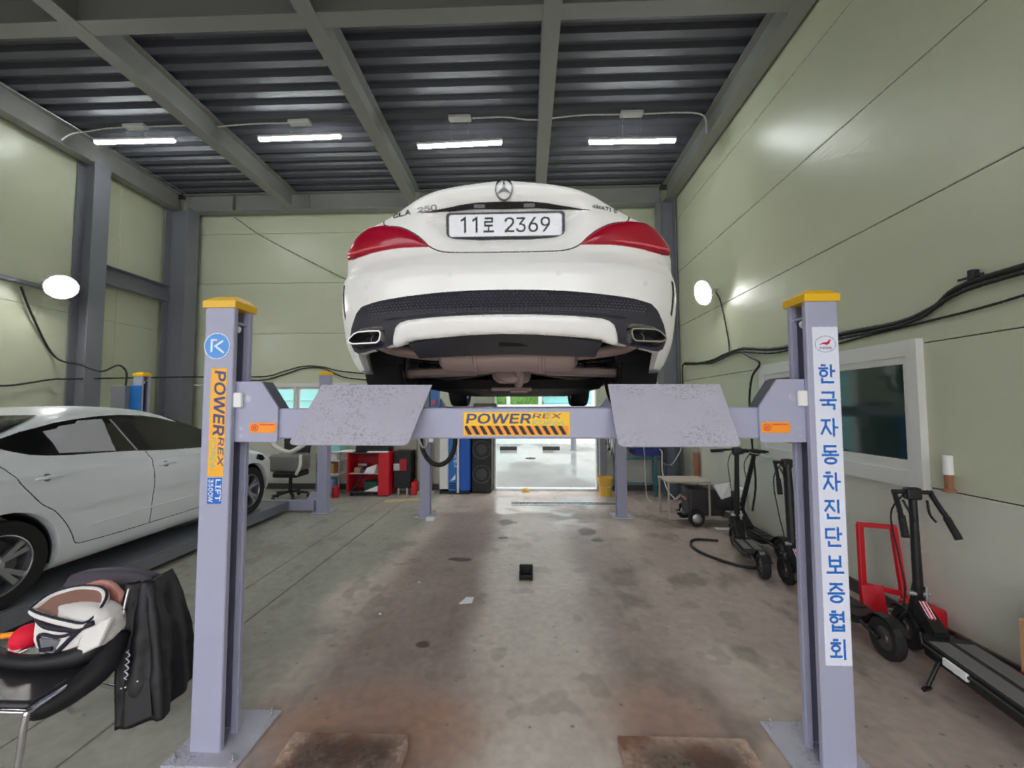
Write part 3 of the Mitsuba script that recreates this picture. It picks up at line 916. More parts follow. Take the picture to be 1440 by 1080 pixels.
# ==== BUILD
mat('car_white', C(236, 236, 232), 0.22, coat=1.0, spec=0.5)
mat('car_white_b', C(226, 230, 232), 0.25, coat=1.0, spec=0.5)
mat('trim_black', C(48, 48, 54), 0.45)
mat('light_red', C(160, 0, 38), 0.12, coat=1.0, spec=0.5)
mat('light_red_pale', C(214, 92, 104), 0.25, coat=0.5)
mat('under_black', C(20, 20, 21), 0.7)
mat('rusty_steel', C(172, 150, 144), 0.5, metal=0.3)
mat('plate_white', C(236, 238, 244), 0.3)
mat('car_glass', C(14, 16, 18), 0.05, spec=0.7)
mat('tyre', C(28, 27, 27), 0.8)
mat('alloy', C(176, 178, 182), 0.28, metal=0.85)


def insert_mesh(p, n, uv):
    # honeycomb-like relief of the bumper insert
    a = dr.sin(p.x * 330.0 + p.z * 250.0) * dr.sin(p.x * 330.0 - p.z * 250.0)
    return 0.004 * a * smoothstep(2.06, 2.075, p.z)


mat('tip_chrome', C(176, 174, 172), 0.25, metal=1.0)
mat('insert_stud', C(66, 65, 74), 0.35)
mat('bumper_insert', C(52, 51, 60), 0.42, bump=proc(insert_mesh), bump_scale=1.0)


def wheel(R, width, rim, axis_sign, at, key, tyre_m='mat_tyre', rim_m='mat_alloy', spokes=5, twin=True, deg=18):
    """A tyre and alloy rim, its face towards axis_sign * x."""
    hw = width / 2
    prof = [(rim - 0.004, -hw * 0.86), (R - 0.035, -hw), (R - 0.012, -hw * 0.93), (R, -hw * 0.72), (R, hw * 0.72), (R - 0.012, hw * 0.93), (R - 0.035, hw), (rim - 0.004, hw * 0.86)]
    t = lathe(prof + [prof[0]], 40, 'x', (0, 0, 0))
    grooves = [lathe([(R + 0.0008, g - 0.004), (R + 0.0008, g + 0.004), (R - 0.004, g + 0.004), (R - 0.004, g - 0.004), (R + 0.0008, g - 0.004)], 40, 'x') for g in (-hw * 0.35, 0, hw * 0.35)]
    barrel = lathe([(rim, -hw * 0.84), (rim, hw * 0.84), (rim - 0.012, hw * 0.86), (rim - 0.02, hw * 0.7), (rim - 0.02, -hw * 0.84), (rim, -hw * 0.84)], 40, 'x')
    sp = []
    for k in range(spokes):
        a0 = math.radians(deg + k * 360 / spokes)
        for da in ((-0.16, 0.16) if twin else (0,)):
            a1 = a0 + da
            a2 = a0 + da * 0.55
            d1 = np.array([0, math.cos(a1), math.sin(a1)])
            d2 = np.array([0, math.cos(a2), math.sin(a2)])
            w = 0.018 if twin else 0.03
            tn = np.cross(d1, [1, 0, 0])
            x1, x2 = hw * 0.72, hw * 0.55
            sp.append(hull([d1 * (rim - 0.008) + tn * q * w * 1.1 + [x1 + e, 0, 0] for q in (-1, 1) for e in (-0.016, 0.0)] + [d2 * 0.05 + tn * q * w * 0.8 + [x2 + e, 0, 0] for q in (-1, 1) for e in (-0.03, 0.004)]))
    hub = lathe([(0, hw * 0.3), (0.065, hw * 0.3), (0.07, hw * 0.5), (0.05, hw * 0.62), (0.03, hw * 0.63), (0, hw * 0.63)], 24, 'x')
    disc = lathe([(0, -0.01), (rim * 0.78, -0.01), (rim * 0.78, 0.012), (0, 0.012), (0, -0.01)], 32, 'x')
    M = np.eye(4)
    if axis_sign < 0:
        M[0, 0] = -1
    M[:3, 3] = at

    def put(m):
        m = m.copy()
        m.apply_transform(M)
        if axis_sign < 0 and m.volume < 0:
            m.invert()
        return m
    k = add(key, put(t), tyre_m, 35)
    add(k + '__rim', put(cat(barrel, sp, hub)), rim_m, 35)
    add(k + '__brake_disc', put(disc), 'mat_dark_steel', 35)
    return k


def W(p):
    return np.asarray(p, float) + [SX, SY, SZ]


def place(m):
    m = m.copy()
    m.apply_translation((SX, SY, SZ))
    return m


tipshape = Polygon([(-0.7112, 0.3474), (-0.6883, 0.3558), (-0.6224, 0.3575), (-0.5733, 0.356), (-0.5643, 0.3467), (-0.5626, 0.3329), (-0.569, 0.3064), (-0.5849, 0.2942), (-0.6512, 0.2938), (-0.7178, 0.2947), (-0.7436, 0.3062), (-0.7405, 0.3228)]).buffer(0.004).buffer(-0.004)
hole = unary_union([tipshape.buffer(0.014), affinity.scale(tipshape.buffer(0.014), -1, 1, origin=(0, 0))])

car = thing('saloon_car', 'white saloon with red tail lights raised on the lift, seen from behind', 'car')
shell = T2M(saloon_shell())
# hollow underside, then wheel arches
inner = []
for z in (0.1, 0.30, 0.42):
    w, yr = float(c_w(max(z, 0.19))) - 0.05, float(c_yr(max(z, 0.19))) + 0.09
    t = np.linspace(-np.pi / 2, np.pi / 2, 31)
    sx, cy = np.sign(np.sin(t)) * np.abs(np.sin(t)) ** (2 / NEXP), 1 - np.abs(np.cos(t)) ** (2 / NEXP)
    inner.append(np.c_[np.r_[w * sx, w, -w], np.r_[yr + 0.5 * cy, 4.4, 4.4], np.full(33, z)])
cav = T2M(hull(np.vstack(inner)))
shell = shell - cav
for ay in (0.985, 3.685):
    for s in (-1, 1):
        cyl = m3.Manifold.cylinder(0.5, 0.365, 0.365, 48).rotate([0, 90, 0]).translate([s * 0.62 - (0 if s > 0 else 0.5), ay, 0.325])
        shell = shell - cyl
lowcut = Polygon([(-0.745, 0.0), (-0.745, 0.272), (-0.515, 0.290), (-0.42, 0.308), (0, 0.325), (0.42, 0.308), (0.515, 0.290), (0.745, 0.272), (0.745, 0.0)])
for g, y1 in ((lowcut, 1.2), (hole, 0.45)):
    for q in getattr(g, 'geoms', [g]):
        shell = shell - T2M(prism(q, 'y', -0.2, y1))
body = M2T(shell)
add(car + '__body', place(body), 'mat_car_white', 32)
add(car + '__underbody_liner', place(cat(hull(np.vstack([[(x * 0.985, y + 0.02, z) for x, y, _ in inner[2]] for z in (0.405, 0.418)])))), 'mat_under_black', False)
# cabin above the boot deck
roofpts = [(sx * w, y, z) for w, y, z in ((0.60, 0.95, 1.00), (0.52, 1.75, 1.36), (0.53, 2.3, 1.425), (0.53, 2.6, 1.42), (0.62, 3.45, 1.0), (0.70, 3.3, 0.92), (0.70, 1.0, 0.92)) for sx in (-1, 1)]
add(car + '__cabin_glass', place(hull(roofpts)), 'mat_car_glass', 20)
roofskin = [(sx * w, y, z) for w, y, z in ((0.50, 1.78, 1.372), (0.52, 2.3, 1.437), (0.52, 2.62, 1.432), (0.4, 1.8, 1.36), (0.53, 2.6, 1.40), (0.53, 1.95, 1.38)) for sx in (-1, 1)]
add(car + '__roof', place(hull(roofskin)), 'mat_car_white', 30)

# boot lid seams and the recess slot
lid_seam = [(-0.590, 0.899), (-0.575, 0.868), (-0.5206, 0.853), (-0.4823, 0.8405), (-0.445, 0.821), (-0.4085, 0.7965), (-0.3786, 0.7705), (-0.3457, 0.737), (-0.2962, 0.7105), (-0.2288, 0.699), (-0.0927, 0.6942), (0.0, 0.6942)]
full = smooth_path(lid_seam + [(-x, z) for x, z in lid_seam[-2::-1]], 6)
pts = rear_point(full[:, 0], full[:, 1], np.full(len(full), 0.0006))
lid = add(car + '__boot_lid_seam', tube(pts, 0.0028, 6), 'mat_trim_black', True, 'dark seam around the boot lid')
slot = sym([(0.0, 0.9405), (-0.1228, 0.9378), (-0.2063, 0.9308), (-0.291, 0.9183), (-0.3928, 0.9027), (-0.2647, 0.9103), (-0.1527, 0.9167), (0.0, 0.9172)])
add(car + '__boot_handle_strip', drape(slot, 0.004, 0.006), 'mat_black', 30, 'black handle strip above the number plate')
for s in (-1, 1):
    add(car + '__plate_lamp', drape(rrect(s * 0.115 - 0.026, 0.921, s * 0.115 + 0.026, 0.933, 0.004), 0.0075, 0.004), 'mat_ink_grey', False)
add(car + '__boot_switch', drape(rrect(-0.05, 0.919, 0.06, 0.935, 0.004), 0.0065, 0.004), 'mat_black_gloss', False)

# tail lights
tl = [(-0.3457, 0.7354), (-0.4066, 0.7385), (-0.4908, 0.7435), (-0.5666, 0.743), (-0.6419, 0.741), (-0.6946, 0.7376), (-0.7679, 0.7400), (-0.815, 0.755), (-0.826, 0.772), (-0.815, 0.795), (-0.789, 0.820), (-0.752, 0.848), (-0.715, 0.866), (-0.672, 0.8785), (-0.5752, 0.8655), (-0.5206, 0.851), (-0.4823, 0.8385), (-0.445, 0.819), (-0.4085, 0.7945), (-0.3786, 0.7685)]
tlp = Polygon(tl).buffer(-0.002).buffer(0.002)
low = Polygon([(-0.46, 0.7405), (-0.56, 0.7405), (-0.65, 0.738), (-0.70, 0.735), (-0.77, 0.738), (-0.84, 0.75), (-0.84, 0.785), (-0.78, 0.775), (-0.72, 0.7685), (-0.65, 0.769), (-0.55, 0.766)]).intersection(tlp.buffer(-0.006))
lowb = Polygon([(-0.48, 0.757), (-0.56, 0.761), (-0.66, 0.763), (-0.73, 0.764), (-0.80, 0.776), (-0.80, 0.766), (-0.73, 0.755), (-0.65, 0.754), (-0.56, 0.753)]).intersection(tlp.buffer(-0.008))
for s in (-1, 1):
    sc = lambda g: affinity.scale(g, -s, 1, origin=(0, 0)) if s > 0 else g
    k = add(car + '__tail_light', drape(sc(tlp), 0.004, 0.012, 0.014, 0.05, 0.010), 'mat_light_red', 35)
    add(k + '__light_band', drape(sc(lowb), 0.0185, 0.004, 0.002, 0.006, 0.010), 'mat_light_red_pale', 35, 'paler reflecting band')

# bumper insert, apron, sensors
ins = sym([(0.0, 0.503), (-0.1364, 0.5015), (-0.2747, 0.497), (-0.4186, 0.4885), (-0.5755, 0.4785), (-0.668, 0.466), (-0.705, 0.442), (-0.7275, 0.415), (-0.751, 0.384), (-0.7691, 0.3464), (-0.7759, 0.3118), (-0.7652, 0.2785), (-0.7385, 0.2667), (-0.7012, 0.2657), (-0.5696, 0.2775), (-0.50, 0.292), (-0.42, 0.315), (-0.3, 0.325), (0.0, 0.335)])
add(car + '__bumper_insert', drape(ins.difference(hole), 0.0025, 0.02), 'mat_bumper_insert', 30, 'dark grey lower bumper insert')
cells = []
for i, x in enumerate(np.arange(-0.63, 0.6301, 0.0175)):
    for j in range(6):
        z = 0.425 + j * 0.0125
        xx = x + 0.00875 * (j % 2)
        if ins.buffer(-0.012).contains(Point(xx, z)):
            a = np.array([(-0.0068, 0), (0, 0.0075), (0.0068, 0), (0, -0.0075), (0, 0)]) + [xx, z]
            v = rear_point(a[:, 0], a[:, 1], np.array([0.0026, 0.0026, 0.0026, 0.0026, 0.0075]))
            cells.append(TM(v, [[1, 0, 4], [2, 1, 4], [3, 2, 4], [0, 3, 4]]))
add(car + '__insert_mesh', cat(cells), 'mat_insert_stud', False, 'fine mesh relief of the bumper insert', kind='stuff')
mp = sym([(0.0, 0.41), (-0.2, 0.407), (-0.42, 0.401), (-0.545, 0.393), (-0.545, 0.399), (-0.42, 0.4075), (-0.2, 0.4135), (0.0, 0.4165)])
add(car + '__insert_ledge', drape(mp, 0.012, 0.012, 0.002, 0.004), 'mat_trim_black', 30)
apr = sym([(0.0, 0.4004), (-0.1388, 0.3988), (-0.307, 0.3941), (-0.4245, 0.3868), (-0.4617, 0.378), (-0.4849, 0.3605), (-0.4977, 0.3288), (-0.5081, 0.2935), (-0.5, 0.2845), (-0.4878, 0.2837), (-0.4645, 0.2889), (-0.4333, 0.3021), (-0.3839, 0.3069), (-0.3129, 0.3105), (-0.1419, 0.319), (0.0, 0.322)])
add(car + '__apron', drape(apr.buffer(-0.008).buffer(0.008), 0.016, 0.02, 0.010, 0.03), 'mat_car_white', 35, 'white apron under the dark insert')
for x, z in ((-0.2339, 0.5745), (0.2401, 0.5745), (-0.6387, 0.555), (0.64, 0.555)):
    add(car + '__parking_sensor', drape(Point(x, z).buffer(0.0115), 0.001, 0.003, 0.001, 0.004, 0.006), 'mat_car_white_b', 30)
# exhaust tips with their recess behind the hole
for s in (-1, 1):
    g = tipshape if s < 0 else affinity.scale(tipshape, -1, 1, origin=(0, 0))
    front = 0.03 + float(rear_y(-0.65, 0.33))
    tipm = prism(g.difference(g.buffer(-0.007)), 'y', front - 0.045, front + 0.14)
    k = add(car + '__exhaust_tip', place(rot(tipm, (0, 0, 1), 14 * s, (s * 0.65, front, 0))), 'mat_tip_chrome', 30, 'chrome trapezoid exhaust tip')
    add(k + '__baffle', place(rot(prism(g.buffer(-0.008), 'y', front + 0.05, front + 0.055), (0, 0, 1), 14 * s, (s * 0.65, front, 0))), 'mat_under_black', False)
    add(k + '__inner_pipe', place(lathe([(0.028, 0), (0.031, 0), (0.031, 0.09), (0.028, 0.09), (0.028, 0)], 20, 'y', (s * 0.635, front + 0.05, 0.325))), 'mat_rusty_steel', 30)
    add(car + '__exhaust_pipe', tube([W((s * 0.64, front + 0.1, 0.32)), W((s * 0.60, 0.42, 0.305)), W((s * 0.46, 0.50, 0.29)), W((s * 0.36, 0.52, 0.285))], 0.034, 12, 5), 'mat_rusty_steel', True)
# side slots of the bumper corners
slotp = Polygon([(-0.803, 0.605), (-0.817, 0.605), (-0.820, 0.54), (-0.802, 0.435), (-0.795, 0.445), (-0.808, 0.54)])
for s in (-1, 1):
    add(car + '__corner_slot', drape(slotp if s < 0 else affinity.scale(slotp, -1, 1, origin=(0, 0)), 0.003, 0.006), 'mat_black', False)

# number plate with its holder
py = float(rear_y(0, 0.83)) - 0.018
tilt = 0.12
k = thing(car + '__number_plate', None, None)
fr0 = np.array([0.0035, py, 0.838])


def plate_frame(x, z, out):
    n = np.array([0, -math.cos(tilt), -math.sin(tilt)])
    u = np.array([0, -math.sin(tilt), math.cos(tilt)])
    return (W(fr0 + np.array([x, 0, 0]) + u * z + n * out), (1, 0, 0), u)


kp = add(car + '__number_plate', plate2d(rrect(-0.262, -0.051, 0.262, 0.051, 0.014), plate_frame(0, 0, 0.0), 0.003), 'mat_plate_white', False)
add(kp + '__holder', plate2d(unary_union([rrect(-0.275, -0.062, 0.275, 0.061, 0.016), rrect(-0.19, -0.082, 0.19, -0.05, 0.014)]), plate_frame(0, 0, -0.016), 0.015), 'mat_trim_black', False)
rim = rrect(-0.27, -0.058, 0.27, 0.057, 0.016).difference(rrect(-0.262, -0.051, 0.262, 0.051, 0.014))
add(kp + '__rim', plate2d(rim, plate_frame(0, 0, -0.002), 0.009), 'mat_trim_black', False)
for ch, x in (('1', -0.208), ('1', -0.154), ('로', -0.101), ('2', -0.003), ('3', 0.05), ('6', 0.107), ('9', 0.163)):
    if ch == '로':
        add(kp + '__character', plate2d(affinity.scale(hangul(ch, 0.13), 0.048, 0.066, origin=(0, 0)), plate_frame(x, -0.033, 0.003)), 'mat_black', False)
    elif ch == '1':
        add(kp + '__character', plate2d(strokes([[(0.002, 0.054), (0.021, 0.066), (0.021, 0.0)]], 0.0088), plate_frame(x, -0.032, 0.003)), 'mat_black', False)
    else:
        add(kp + '__character', text(ch, 0.066, plate_frame(x, -0.032, 0.003), False, 0.0012, 0.045), 'mat_black', False)
for s in (-1, 1):
    add(kp + '__screw', lathe([(0, 0), (0.007, 0), (0.005, 0.004), (0, 0.004)], 10, 'y', W(fr0 + [s * 0.238, -0.007, 0.004])), 'mat_galv', 30)

# star badge and lettering on the boot lid
def on_lid(poly, x, z, off=0.003, depth=0.004, step=0.006, shear=0.0):
    return drape(affinity.translate(poly, x, z), off + depth, depth, 0.0, 0.02, step)


star = [ring(0, 0, 0.0385, 0.040, 0.0055)]
for a in (90, 210, 330):
    d = np.array([math.cos(math.radians(a)), math.sin(math.radians(a))])
    q = np.array([-d[1], d[0]])
    star.append(P([q * 0.0075, d * 0.039, -q * 0.0075, -d * 0.005]))
add(car + '__star_badge', on_lid(unary_union(star), 0.0, 0.985), 'mat_badge_chrome', 20, 'chrome star badge')


def badge(s, x0, z0, h, width, slope, name):
    if len(s) > 1:
        for i, ch in enumerate(s):
            if ch != ' ':
                badge(ch, x0 + width * i / len(s), z0 + slope * width * i / len(s), h, width / len(s) * (0.4 if ch == 'I' else 0.86), slope, name)
        return
    m = meshkit.text_mesh(s, h, 0.001, False)
    v = m.vertices.copy()
    v[:, 0] = (v[:, 0] - v[:, 0].min())
    v[:, 0] *= width / v[:, 0].max()
    x, z = x0 + v[:, 0], z0 + v[:, 1] + slope * v[:, 0]
    m.vertices = rear_point(x, z, 0.002 + v[:, 2] / 0.001 * 0.003)
    add(car + '__' + name, m, 'mat_badge_chrome', False)


badge('CLA 250', -0.535, 0.897, 0.023, 0.225, 0.075, 'model_badge')
badge('4MATIC', 0.405, 0.915, 0.017, 0.125, -0.09, 'drive_badge')

# underside of the rear: panel, silencer, axle, arms, undertray
pan = []
for x in np.linspace(-0.44, 0.44, 13):
    z0 = 0.318 - 0.035 * (abs(x) / 0.44) ** 2
    pan.append([(x, float(rear_y(x, 0.31)) + 0.012, z0), (x, 0.30, 0.262 - 0.02 * (abs(x) / 0.44))])
pan = np.array(pan)
v = np.vstack([pan.reshape(-1, 3), pan.reshape(-1, 3) + [0, 0.01, 0.012]])
f = []
n = len(pan)
for i in range(n - 1):
    a, b, c, d = 2 * i, 2 * i + 1, 2 * i + 3, 2 * i + 2
    f += [[a, b, c], [a, c, d], [a + 2 * n, c + 2 * n, b + 2 * n], [a + 2 * n, d + 2 * n, c + 2 * n]]
for (a, b) in [(2 * i, 2 * i + 2) for i in range(n - 1)] + [(2 * i + 3, 2 * i + 1) for i in range(n - 1)] + [(1, 0), (2 * n - 2, 2 * n - 1)]:
    f += [[a, b, b + 2 * n], [a, b + 2 * n, a + 2 * n]]
add(car + '__diffuser_panel', place(TM(v, f)), 'mat_trim_black', 30, 'dark panel under the apron')
k = add(car + '__diffuser_slot', place(hull([(x, y, z) for x in (-0.03, 0.25) for y, z in ((0.15, 0.296), (0.19, 0.284), (0.16, 0.30))])), 'mat_under_black', False)
prof = [(0.0, -0.375), (0.04, -0.372), (0.066, -0.35), (0.072, -0.32)] + [q for c in (-0.19, -0.17, 0.17, 0.19) for q in ((0.072, c - 0.008), (0.075, c - 0.005), (0.075, c + 0.005), (0.072, c + 0.008))] + [(0.072, 0.32), (0.066, 0.35), (0.04, 0.372), (0.0, 0.375)]
mf = lathe(prof, 36, 'x')
mf.vertices *= [1, 1.5, 1]
add(car + '__silencer', place(mv(mf, 0.0, 0.50, 0.262)), 'mat_rusty_steel', 30, 'brown grey metal silencer')
for s in (-1, 1):
    arm = cat(bar((s * 0.22, 0.95, 0.235), (s * 0.68, 0.93, 0.215), 0.09, 0.06, (0, 0, 1), 0.012), bar((s * 0.10, 0.98, 0.25), (s * 0.24, 0.95, 0.235), 0.12, 0.05, (0, 0, 1), 0.01))
    add(car + '__rear_axle_arm', place(arm), 'mat_rusty_steel', 30)
    add(car + '__tie_bar', tube([W((s * 0.12, 1.1, 0.24)), W((s * 0.45, 1.16, 0.20)), W((s * 0.68, 1.18, 0.24))], 0.016, 8, 4), 'mat_dark_steel', True)
    add(car + '__coil_spring', tube([W((s * 0.52 + 0.055 * math.cos(a), 0.93 + 0.055 * math.sin(a), 0.235 + 0.16 * a / 31.4)) for a in np.linspace(0, 31.4, 90)], 0.008, 6), 'mat_under_black', True)
    add(car + '__exhaust_hanger', tube([W((s * 0.42, 0.5, 0.30)), W((s * 0.43, 0.48, 0.36)), W((s * 0.44, 0.46, 0.40))], 0.008, 6), 'mat_dark_steel', True)
    add(car + '__damper', tube([W((s * 0.62, 1.02, 0.2)), W((s * 0.56, 0.98, 0.42))], 0.024, 10), 'mat_under_black', True)
dif = cat(rbox(-0.13, 0.13, 0.92, 1.2, 0.16, 0.30, 0.05), lathe([(0, 0), (0.07, 0.0), (0.075, 0.03), (0.04, 0.06), (0.04, 0.12), (0, 0.12)], 20, 'y', (0, 0.80, 0.22)))
add(car + '__differential', place(dif), 'mat_rusty_steel', 30)
for s in (-1, 1):
    add(car + '__drive_shaft', place(tube([(s * 0.1, 1.0, 0.24), (s * 0.68, 0.985, 0.31)], 0.02, 10)), 'mat_dark_steel', True)
    add(car + '__mounting_bolt', place(lathe([(0, 0), (0.016, 0), (0.012, 0.02), (0, 0.022)], 8, 'y', (s * 0.075, 0.90, 0.245))), 'mat_chrome', 30)
add(car + '__exhaust_front_pipe', tube([W((0.05, 0.6, 0.24)), W((0.06, 0.85, 0.20)), W((0.04, 1.3, 0.16)), W((0.0, 2.2, 0.17)), W((0.0, 3.2, 0.19))], 0.032, 12, 5), 'mat_rusty_steel', True)
cross = cat(cbox(-0.16, 0.14, 1.28, 1.36, 0.115, 0.14, 0.006), cbox(-0.02, 0.11, 1.26, 1.3, 0.10, 0.118, 0.004))
add(car + '__support_bracket', place(cross), 'mat_rusty_steel', False)
ut = hull([(sx * w, y, z) for sx in (-1, 1) for w, y, z in ((0.70, 1.35, 0.20), (0.66, 1.45, 0.135), (0.60, 3.1, 0.125), (0.64, 4.2, 0.14), (0.66, 4.25, 0.24), (0.72, 1.45, 0.26))])
add(car + '__undertray', place(ut), 'mat_under_black', False, 'black plastic undertray')
for s in (-1, 1):
    for ay in (0.985, 3.685):
        wheel(0.325, 0.225, 0.225, s, W((s * 0.768, ay, 0.326)), car + '__wheel')
    add(car + '__wheel_arch_liner', place(prism(Point(0.985, 0.325).buffer(0.363).difference(Point(0.985, 0.325).buffer(0.350)).intersection(sbox(0, 0.25, 2, 2)), 'x', s * 0.62, s * 0.80)), 'mat_under_black', 30)


# ---------------------------------------------------------------- second lift, lowered, with the parked white car on it
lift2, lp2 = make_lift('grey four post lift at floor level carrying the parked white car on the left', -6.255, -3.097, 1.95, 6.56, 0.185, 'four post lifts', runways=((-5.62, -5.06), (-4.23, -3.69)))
# control box on its far left post
q = lp2[0, 1]
add(q + '__control_box', rbox(-6.50, -6.27, 6.30, 6.5, 1.42, 1.98, 0.01), 'mat_ink_grey', False)
add(q + '__control_strip', cbox(-6.268, -6.1, 6.385, 6.412, 1.42, 1.985, 0.004), 'mat_blue_panel', False)
add(q + '__warning_panel', cbox(-6.48, -6.29, 6.292, 6.302, 1.45, 1.62, 0.002), 'mat_white_sticker', False)
for i in range(2):
    for j in range(2):
        add(q + '__pictogram', cbox(-6.475 + i * 0.095, -6.395 + i * 0.095, 6.289, 6.294, 1.458 + j * 0.08, 1.525 + j * 0.08, 0.001), 'mat_ink_red', False)
add(q + '__switch_plate', lathe([(0, 0), (0.05, 0), (0.05, 0.012), (0, 0.012)], 20, 'y', (-6.185, 6.373, 1.55)), 'mat_yellow', 30)
add(q + '__stop_button', lathe([(0, 0), (0.03, 0), (0.032, 0.015), (0.02, 0.025), (0, 0.025)], 20, 'y', (-6.185, 6.35, 1.55)), 'mat_red', 30)

AX, AZ = -4.62, 0.187
a_hw = pch([(0.14, 0.74), (0.20, 0.83), (0.27, 0.865), (0.45, 0.893), (0.58, 0.892), (0.65, 0.90), (0.80, 0.893), (0.90, 0.872), (0.925, 0.870), (0.97, 0.835), (1.05, 0.785), (1.2, 0.70), (1.35, 0.61), (1.42, 0.50), (1.455, 0.30), (1.468, 0.02)])
a_yr = pch([(0.14, 2.08), (0.25, 2.0), (0.5, 1.94), (0.85, 1.97), (0.98, 2.0), (1.03, 2.12), (1.06, 2.4), (1.12, 2.62), (1.2, 2.82), (1.3, 3.05), (1.4, 3.35), (1.45, 3.6), (1.468, 4.0)])
a_yf = pch([(0.14, 6.30), (0.25, 6.42), (0.5, 6.46), (0.65, 6.44), (0.75, 6.32), (0.85, 6.0), (0.92, 5.7), (0.97, 5.42), (1.05, 5.22), (1.2, 4.98), (1.3, 4.80), (1.4, 4.55), (1.45, 4.30), (1.468, 4.05)])


def avante_rings():
    zs = np.concatenate([np.linspace(0.15, 0.97, 56), np.linspace(0.985, 1.44, 30), [1.45, 1.458, 1.464, 1.467]])
    t = np.linspace(-np.pi / 2, np.pi / 2, 41)
    cy = 1 - np.abs(np.cos(t)) ** (2 / 2.6)
    sx = np.sign(np.sin(t)) * np.abs(np.sin(t)) ** (2 / 2.6)
    rings = []
    for z in zs:
        w, yr, yf = float(a_hw(z)), float(a_yr(z)), float(a_yf(z))
        L = min(0.45, 0.25 * (yf - yr))
        Lf = min(0.75 if z < 0.9 else 0.35, 0.4 * (yf - yr))
        side = np.linspace(yr + L, yf - Lf, 30)[1:-1]
        rings.append(np.vstack([np.c_[w * sx, yr + L * cy], np.c_[np.full(28, w), side], np.c_[-w * sx, yf - Lf * cy], np.c_[np.full(28, -w), side[::-1]]]))
    n = len(rings[0])
    v = np.vstack([np.c_[r, np.full(n, z)] for r, z in zip(rings, zs)])
    f = []
    for k in range(len(zs) - 1):
        a = k * n + np.arange(n)
        b = k * n + (np.arange(n) + 1) % n
        f += np.c_[a, b, b + n].tolist() + np.c_[a, b + n, a + n].tolist()
    v = np.vstack([v, [0, 4, zs[0]], [0, 4, zs[-1]]])
    c0, c1, top = len(v) - 2, len(v) - 1, (len(zs) - 1) * n
    for j in range(n):
        f.append([c0, (j + 1) % n, j])
        f.append([c1, top + j, top + (j + 1) % n])
    return TM(v, f)


def side_point(y, z, off, s=1):
    e = 0.01
    g = (a_hw(z + e) - a_hw(z - e)) / (2 * e)
    n = np.stack([np.ones_like(z), np.zeros_like(z), -g], -1)
    n /= np.linalg.norm(n, axis=-1, keepdims=True)
    p = np.stack([a_hw(z), y, z], -1) + n * np.asarray(off)[..., None]
    return p * [s, 1, 1] + [AX, 0, AZ]


def side_drape(poly, off, thick, step=0.05, s=1, bump=None):
    out = []
    for g in getattr(poly, 'geoms', [poly]):
        m = m3.CrossSection([np.array(r.coords)[:-1] for r in [g.exterior, *g.interiors]], m3.FillRule.EvenOdd).extrude(0.004).refine_to_length(step)
        t = M2T(m)
        v = t.vertices
        o = off + (v[:, 2] / 0.004 - 1) * thick
        if bump is not None:
            o = o + bump(v[:, 0], v[:, 1]) * (v[:, 2] > 0.002)
        t.vertices = side_point(v[:, 0], v[:, 1], o, s)
        if t.volume < 0:
            t.invert()
        out.append(t)
    return cat(out)


car2 = thing('parked_car', 'white saloon parked on the lowered lift on the left, side towards the camera', 'car')
sh = T2M(avante_rings())
for ay in (2.90, 5.60):
    for s in (-1, 1):
        sh = sh - m3.Manifold.cylinder(0.5, 0.375, 0.375, 48).rotate([0, 90, 0]).translate([s * 0.60 - (0 if s > 0 else 0.5), ay, 0.318])
cavb = T2M(hull([(sx * 0.72, y, z) for sx in (-1, 1) for y, z in ((2.2, 0.0), (2.2, 0.3), (6.2, 0.0), (6.2, 0.3))]))
m = M2T(sh - cavb)
m.apply_translation((AX, 0, AZ))
add(car2 + '__body', m, 'mat_car_white_b', 32)
add(car2 + '__underbody_liner', bx(AX - 0.7, AX + 0.7, 2.25, 6.15, AZ + 0.27, AZ + 0.285), 'mat_under_black', False)
win = Polygon([(2.80, 1.185), (2.972, 1.148), (3.032, 1.12), (3.131, 1.086), (3.243, 1.067), (3.412, 1.053), (3.753, 1.041), (3.927, 1.033), (4.362, 0.999), (4.8, 0.985), (5.12, 0.98), (5.10, 1.0), (4.93, 1.17), (4.72, 1.262), (4.534, 1.30), (4.385, 1.34), (4.251, 1.362), (4.017, 1.376), (3.778, 1.368), (3.547, 1.343), (3.399, 1.323), (3.257, 1.29), (3.126, 1.261), (3.0, 1.22), (2.85, 1.195)])
mat('window_black', C(14, 14, 16), 0.08, spec=0.6)
mat('shade_silver', C(186, 184, 192), 0.38, metal=0.35)
for s in (1, -1):
    kw = add(car2 + '__side_glass', side_drape(win, 0.003, 0.004, 0.05, s), 'mat_window_black', 30)
    if s < 0:
        continue
    bumpf = lambda y, z: 0.006 * meshkit.fbm(np.c_[y * 9, z * 16, y * 0], 3, 3)
    shade = Polygon([(3.285, 1.255), (3.386, 1.272), (3.412, 1.290), (3.548, 1.306), (3.58, 1.331), (3.905, 1.333), (3.765, 1.046), (3.285, 1.074), (3.315, 1.20)])
    shade = Polygon([(3.285, 1.255), (3.386, 1.272), (3.412, 1.290), (3.548, 1.306), (3.58, 1.331), (3.80, 1.338), (3.785, 1.046), (3.33, 1.074), (3.32, 1.16)])
    add(kw + '__sun_shade', side_drape(shade, 0.0055, 0.003, 0.02, 1, bumpf), 'mat_shade_silver', 40, 'crumpled silver sun shade in the rear door window')
    add(kw + '__pillar_strip', side_drape(Polygon([(3.87, 1.335), (3.885, 1.335), (4.0, 1.034), (3.985, 1.034)]), 0.006, 0.004), 'mat_galv', False)
    add(kw + '__pillar_trim', side_drape(Polygon([(3.895, 1.345), (4.06, 1.36), (4.16, 1.02), (4.01, 1.03)]), 0.005, 0.003), 'mat_under_black', False)
